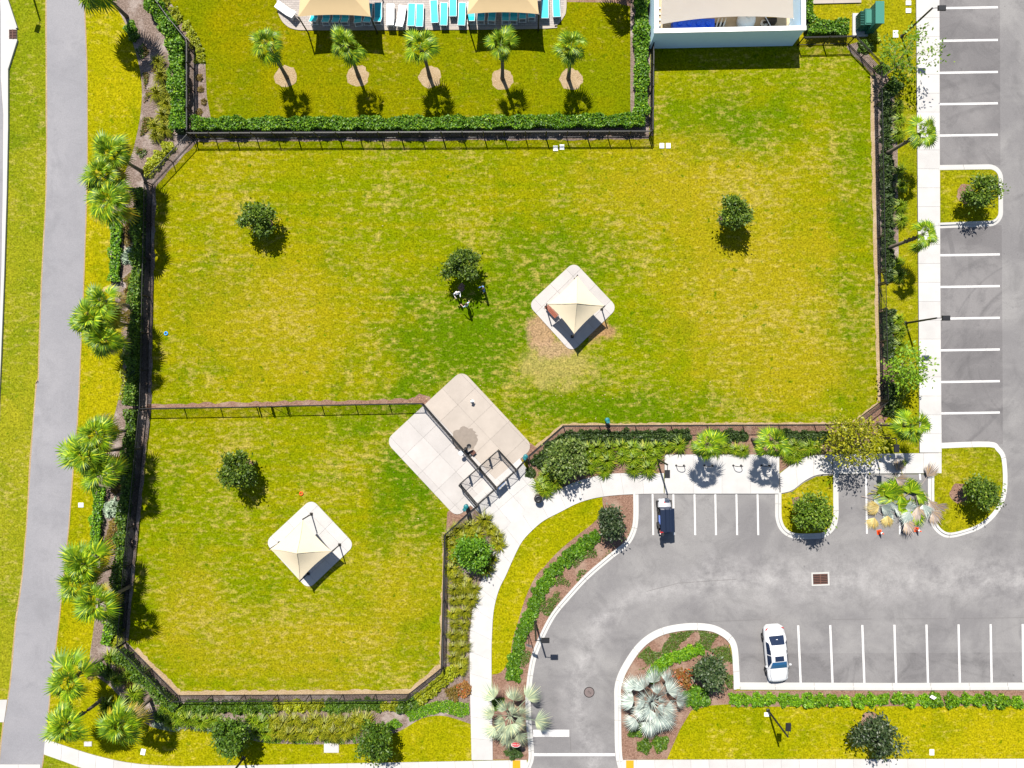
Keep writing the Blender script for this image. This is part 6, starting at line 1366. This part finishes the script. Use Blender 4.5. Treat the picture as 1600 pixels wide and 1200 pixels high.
# ------------------------------------------------------------------ people
def person(x, y, rz, label, top, legs, headwear, arms, hgt=1.7, step=0.1):
    """one skinned body standing on the lawn; arms = elbow/hand offsets for the two sides"""
    k = hgt / 1.72; V = []; Ed = []; Rr = []
    def v(p, r): V.append(Vector(p) * k); Rr.append(r * k); return len(V) - 1
    def e(a, b): Ed.append((a, b))
    pel = v((0, 0, 0.95), 0.15); ab = v((0, 0.0, 1.12), 0.135); ch = v((0, 0.01, 1.32), 0.16); nk0 = v((0, 0.0, 1.45), 0.075); nk = v((0, 0.01, 1.51), 0.055); hd = v((0, 0.03, 1.60), 0.085); tp = v((0, 0.03, 1.68), 0.08)
    for a, b in ((pel, ab), (ab, ch), (ch, nk0), (nk0, nk), (nk, hd), (hd, tp)): e(a, b)
    for s, ar in ((-1, arms[0]), (1, arms[1])):
        hp = v((s * 0.10, 0, 0.90), 0.105); kn = v((s * 0.12, 0.02 + s * step * 0.5, 0.50), 0.068); an = v((s * 0.12, s * step - 0.02, 0.09), 0.045); fo = v((s * 0.13, s * step + 0.15, 0.04), 0.04); e(pel, hp); e(hp, kn); e(kn, an); e(an, fo)
        sh = v((s * 0.19, 0, 1.42), 0.07); el = v((s * 0.19 + ar[0][0] * s, ar[0][1], 1.42 + ar[0][2]), 0.045); hn = v((s * 0.19 + ar[1][0] * s, ar[1][1], 1.42 + ar[1][2]), 0.033); e(nk0, sh); e(sh, el); e(el, hn)
        d = (V[hn] - V[el]).normalized(); sd_ = d.cross(Vector((0, 0, 1))); sd_ = sd_.normalized() if sd_.length > 0.1 else Vector((1, 0, 0)); pm = v((V[hn] + d * 0.07 * k) / k, 0.026); e(hn, pm)
        for q in range(4):
            f0 = v((V[pm] + d * 0.03 * k + sd_ * (q - 1.5) * 0.022 * k) / k, 0.009); f1 = v((V[f0] + d * (0.07 - 0.008 * abs(q - 1.4)) * k - Vector((0, 0, 0.015))) / k, 0.008); e(pm, f0); e(f0, f1)
        th = v((V[hn] + d * 0.05 * k + sd_ * 0.05 * k) / k, 0.009); e(hn, th)
    me = bpy.data.meshes.new('body'); me.from_pydata(V, Ed, []); me.update(); o = bpy.data.objects.new('tmpbody', me); C.objects.link(o)
    sm = o.modifiers.new('s', 'SKIN'); sm.use_smooth_shade = True
    for i, sv in enumerate(me.skin_vertices[0].data): sv.radius = (Rr[i], Rr[i] * (0.72 if i in (0, 1, 2) else 1.0)); sv.use_root = (i == 0)
    ss = o.modifiers.new('u', 'SUBSURF'); ss.levels = 2; ss.render_levels = 2
    dg = bpy.context.evaluated_depsgraph_get(); bm = bpy.data.meshes.new_from_object(o.evaluated_get(dg)); bpy.data.objects.remove(o)
    t = thing('person', label, 'person', W(x, y, 0.005), rz); bm.materials.clear()
    for mm in ('skin', top, legs, 'rubber'): bm.materials.append(M[mm])
    for f in bm.polygons:
        c = f.center / k; z = c.z; ax = abs(c.x); mi = 0
        if z < 0.10: mi = 3
        elif z < 0.96 and ax < 0.24: mi = 2
        elif z < 1.475 and (ax < 0.23 or (ax < 0.34 and z > 1.2)): mi = 1
        f.material_index = mi; f.use_smooth = True
    b = link('body', bm, t)
    m = MB(); m.lathe([(0.108, 0.0), (0.112, 0.05), (0.095, 0.10), (0.05, 0.13), (0.01, 0.137)], (0, 0.02 * k, 1.63 * k), 16); 
    if headwear == 'cap_white': m.box((0, 0.14 * k, 1.64 * k), (0.15, 0.12, 0.015)); m.build('cap', 'cap_white', t, True)
    else: m.build('hair', headwear, t, True)
    m = MB(); m.add([(-0.015, 0.13 * k, 1.60 * k), (0.015, 0.13 * k, 1.60 * k), (0, 0.150 * k, 1.585 * k), (0, 0.125 * k, 1.635 * k)], [(0, 2, 3), (2, 1, 3), (0, 1, 2)]); m.build('nose', 'skin', t)
    for s in (-1, 1):
        m = MB(); m.lathe([(0.004, -0.004), (0.010, 0), (0.004, 0.004)], (s * 0.035, 0.122 * k, 1.622 * k), 8); m.build('eye', 'cloth_black', t)
person(716, 461, R(200), 'person in white top and pale cap under the oak, arms bent forward', 'cloth_white', 'cloth_black', 'cap_white', (((0.10, 0.03, -0.25), (0.02, 0.26, -0.22)), ((0.10, 0.03, -0.25), (0.06, 0.26, -0.25))))
person(731, 479, R(50), 'person in pale blue shirt below the oak reaching toward the shade', 'cloth_pale_blue', 'cloth_black', 'hair', (((0.12, 0.08, -0.24), (0.10, 0.32, -0.30)), ((0.14, -0.02, -0.26), (0.20, 0.10, -0.48))))
person(757, 455, R(100), 'person in blue shirt and black trousers standing right of the oak', 'cloth_blue', 'cloth_black', 'hair', (((0.06, 0.02, -0.28), (0.08, 0.10, -0.52)), ((0.10, 0.05, -0.26), (0.04, 0.28, -0.24))))
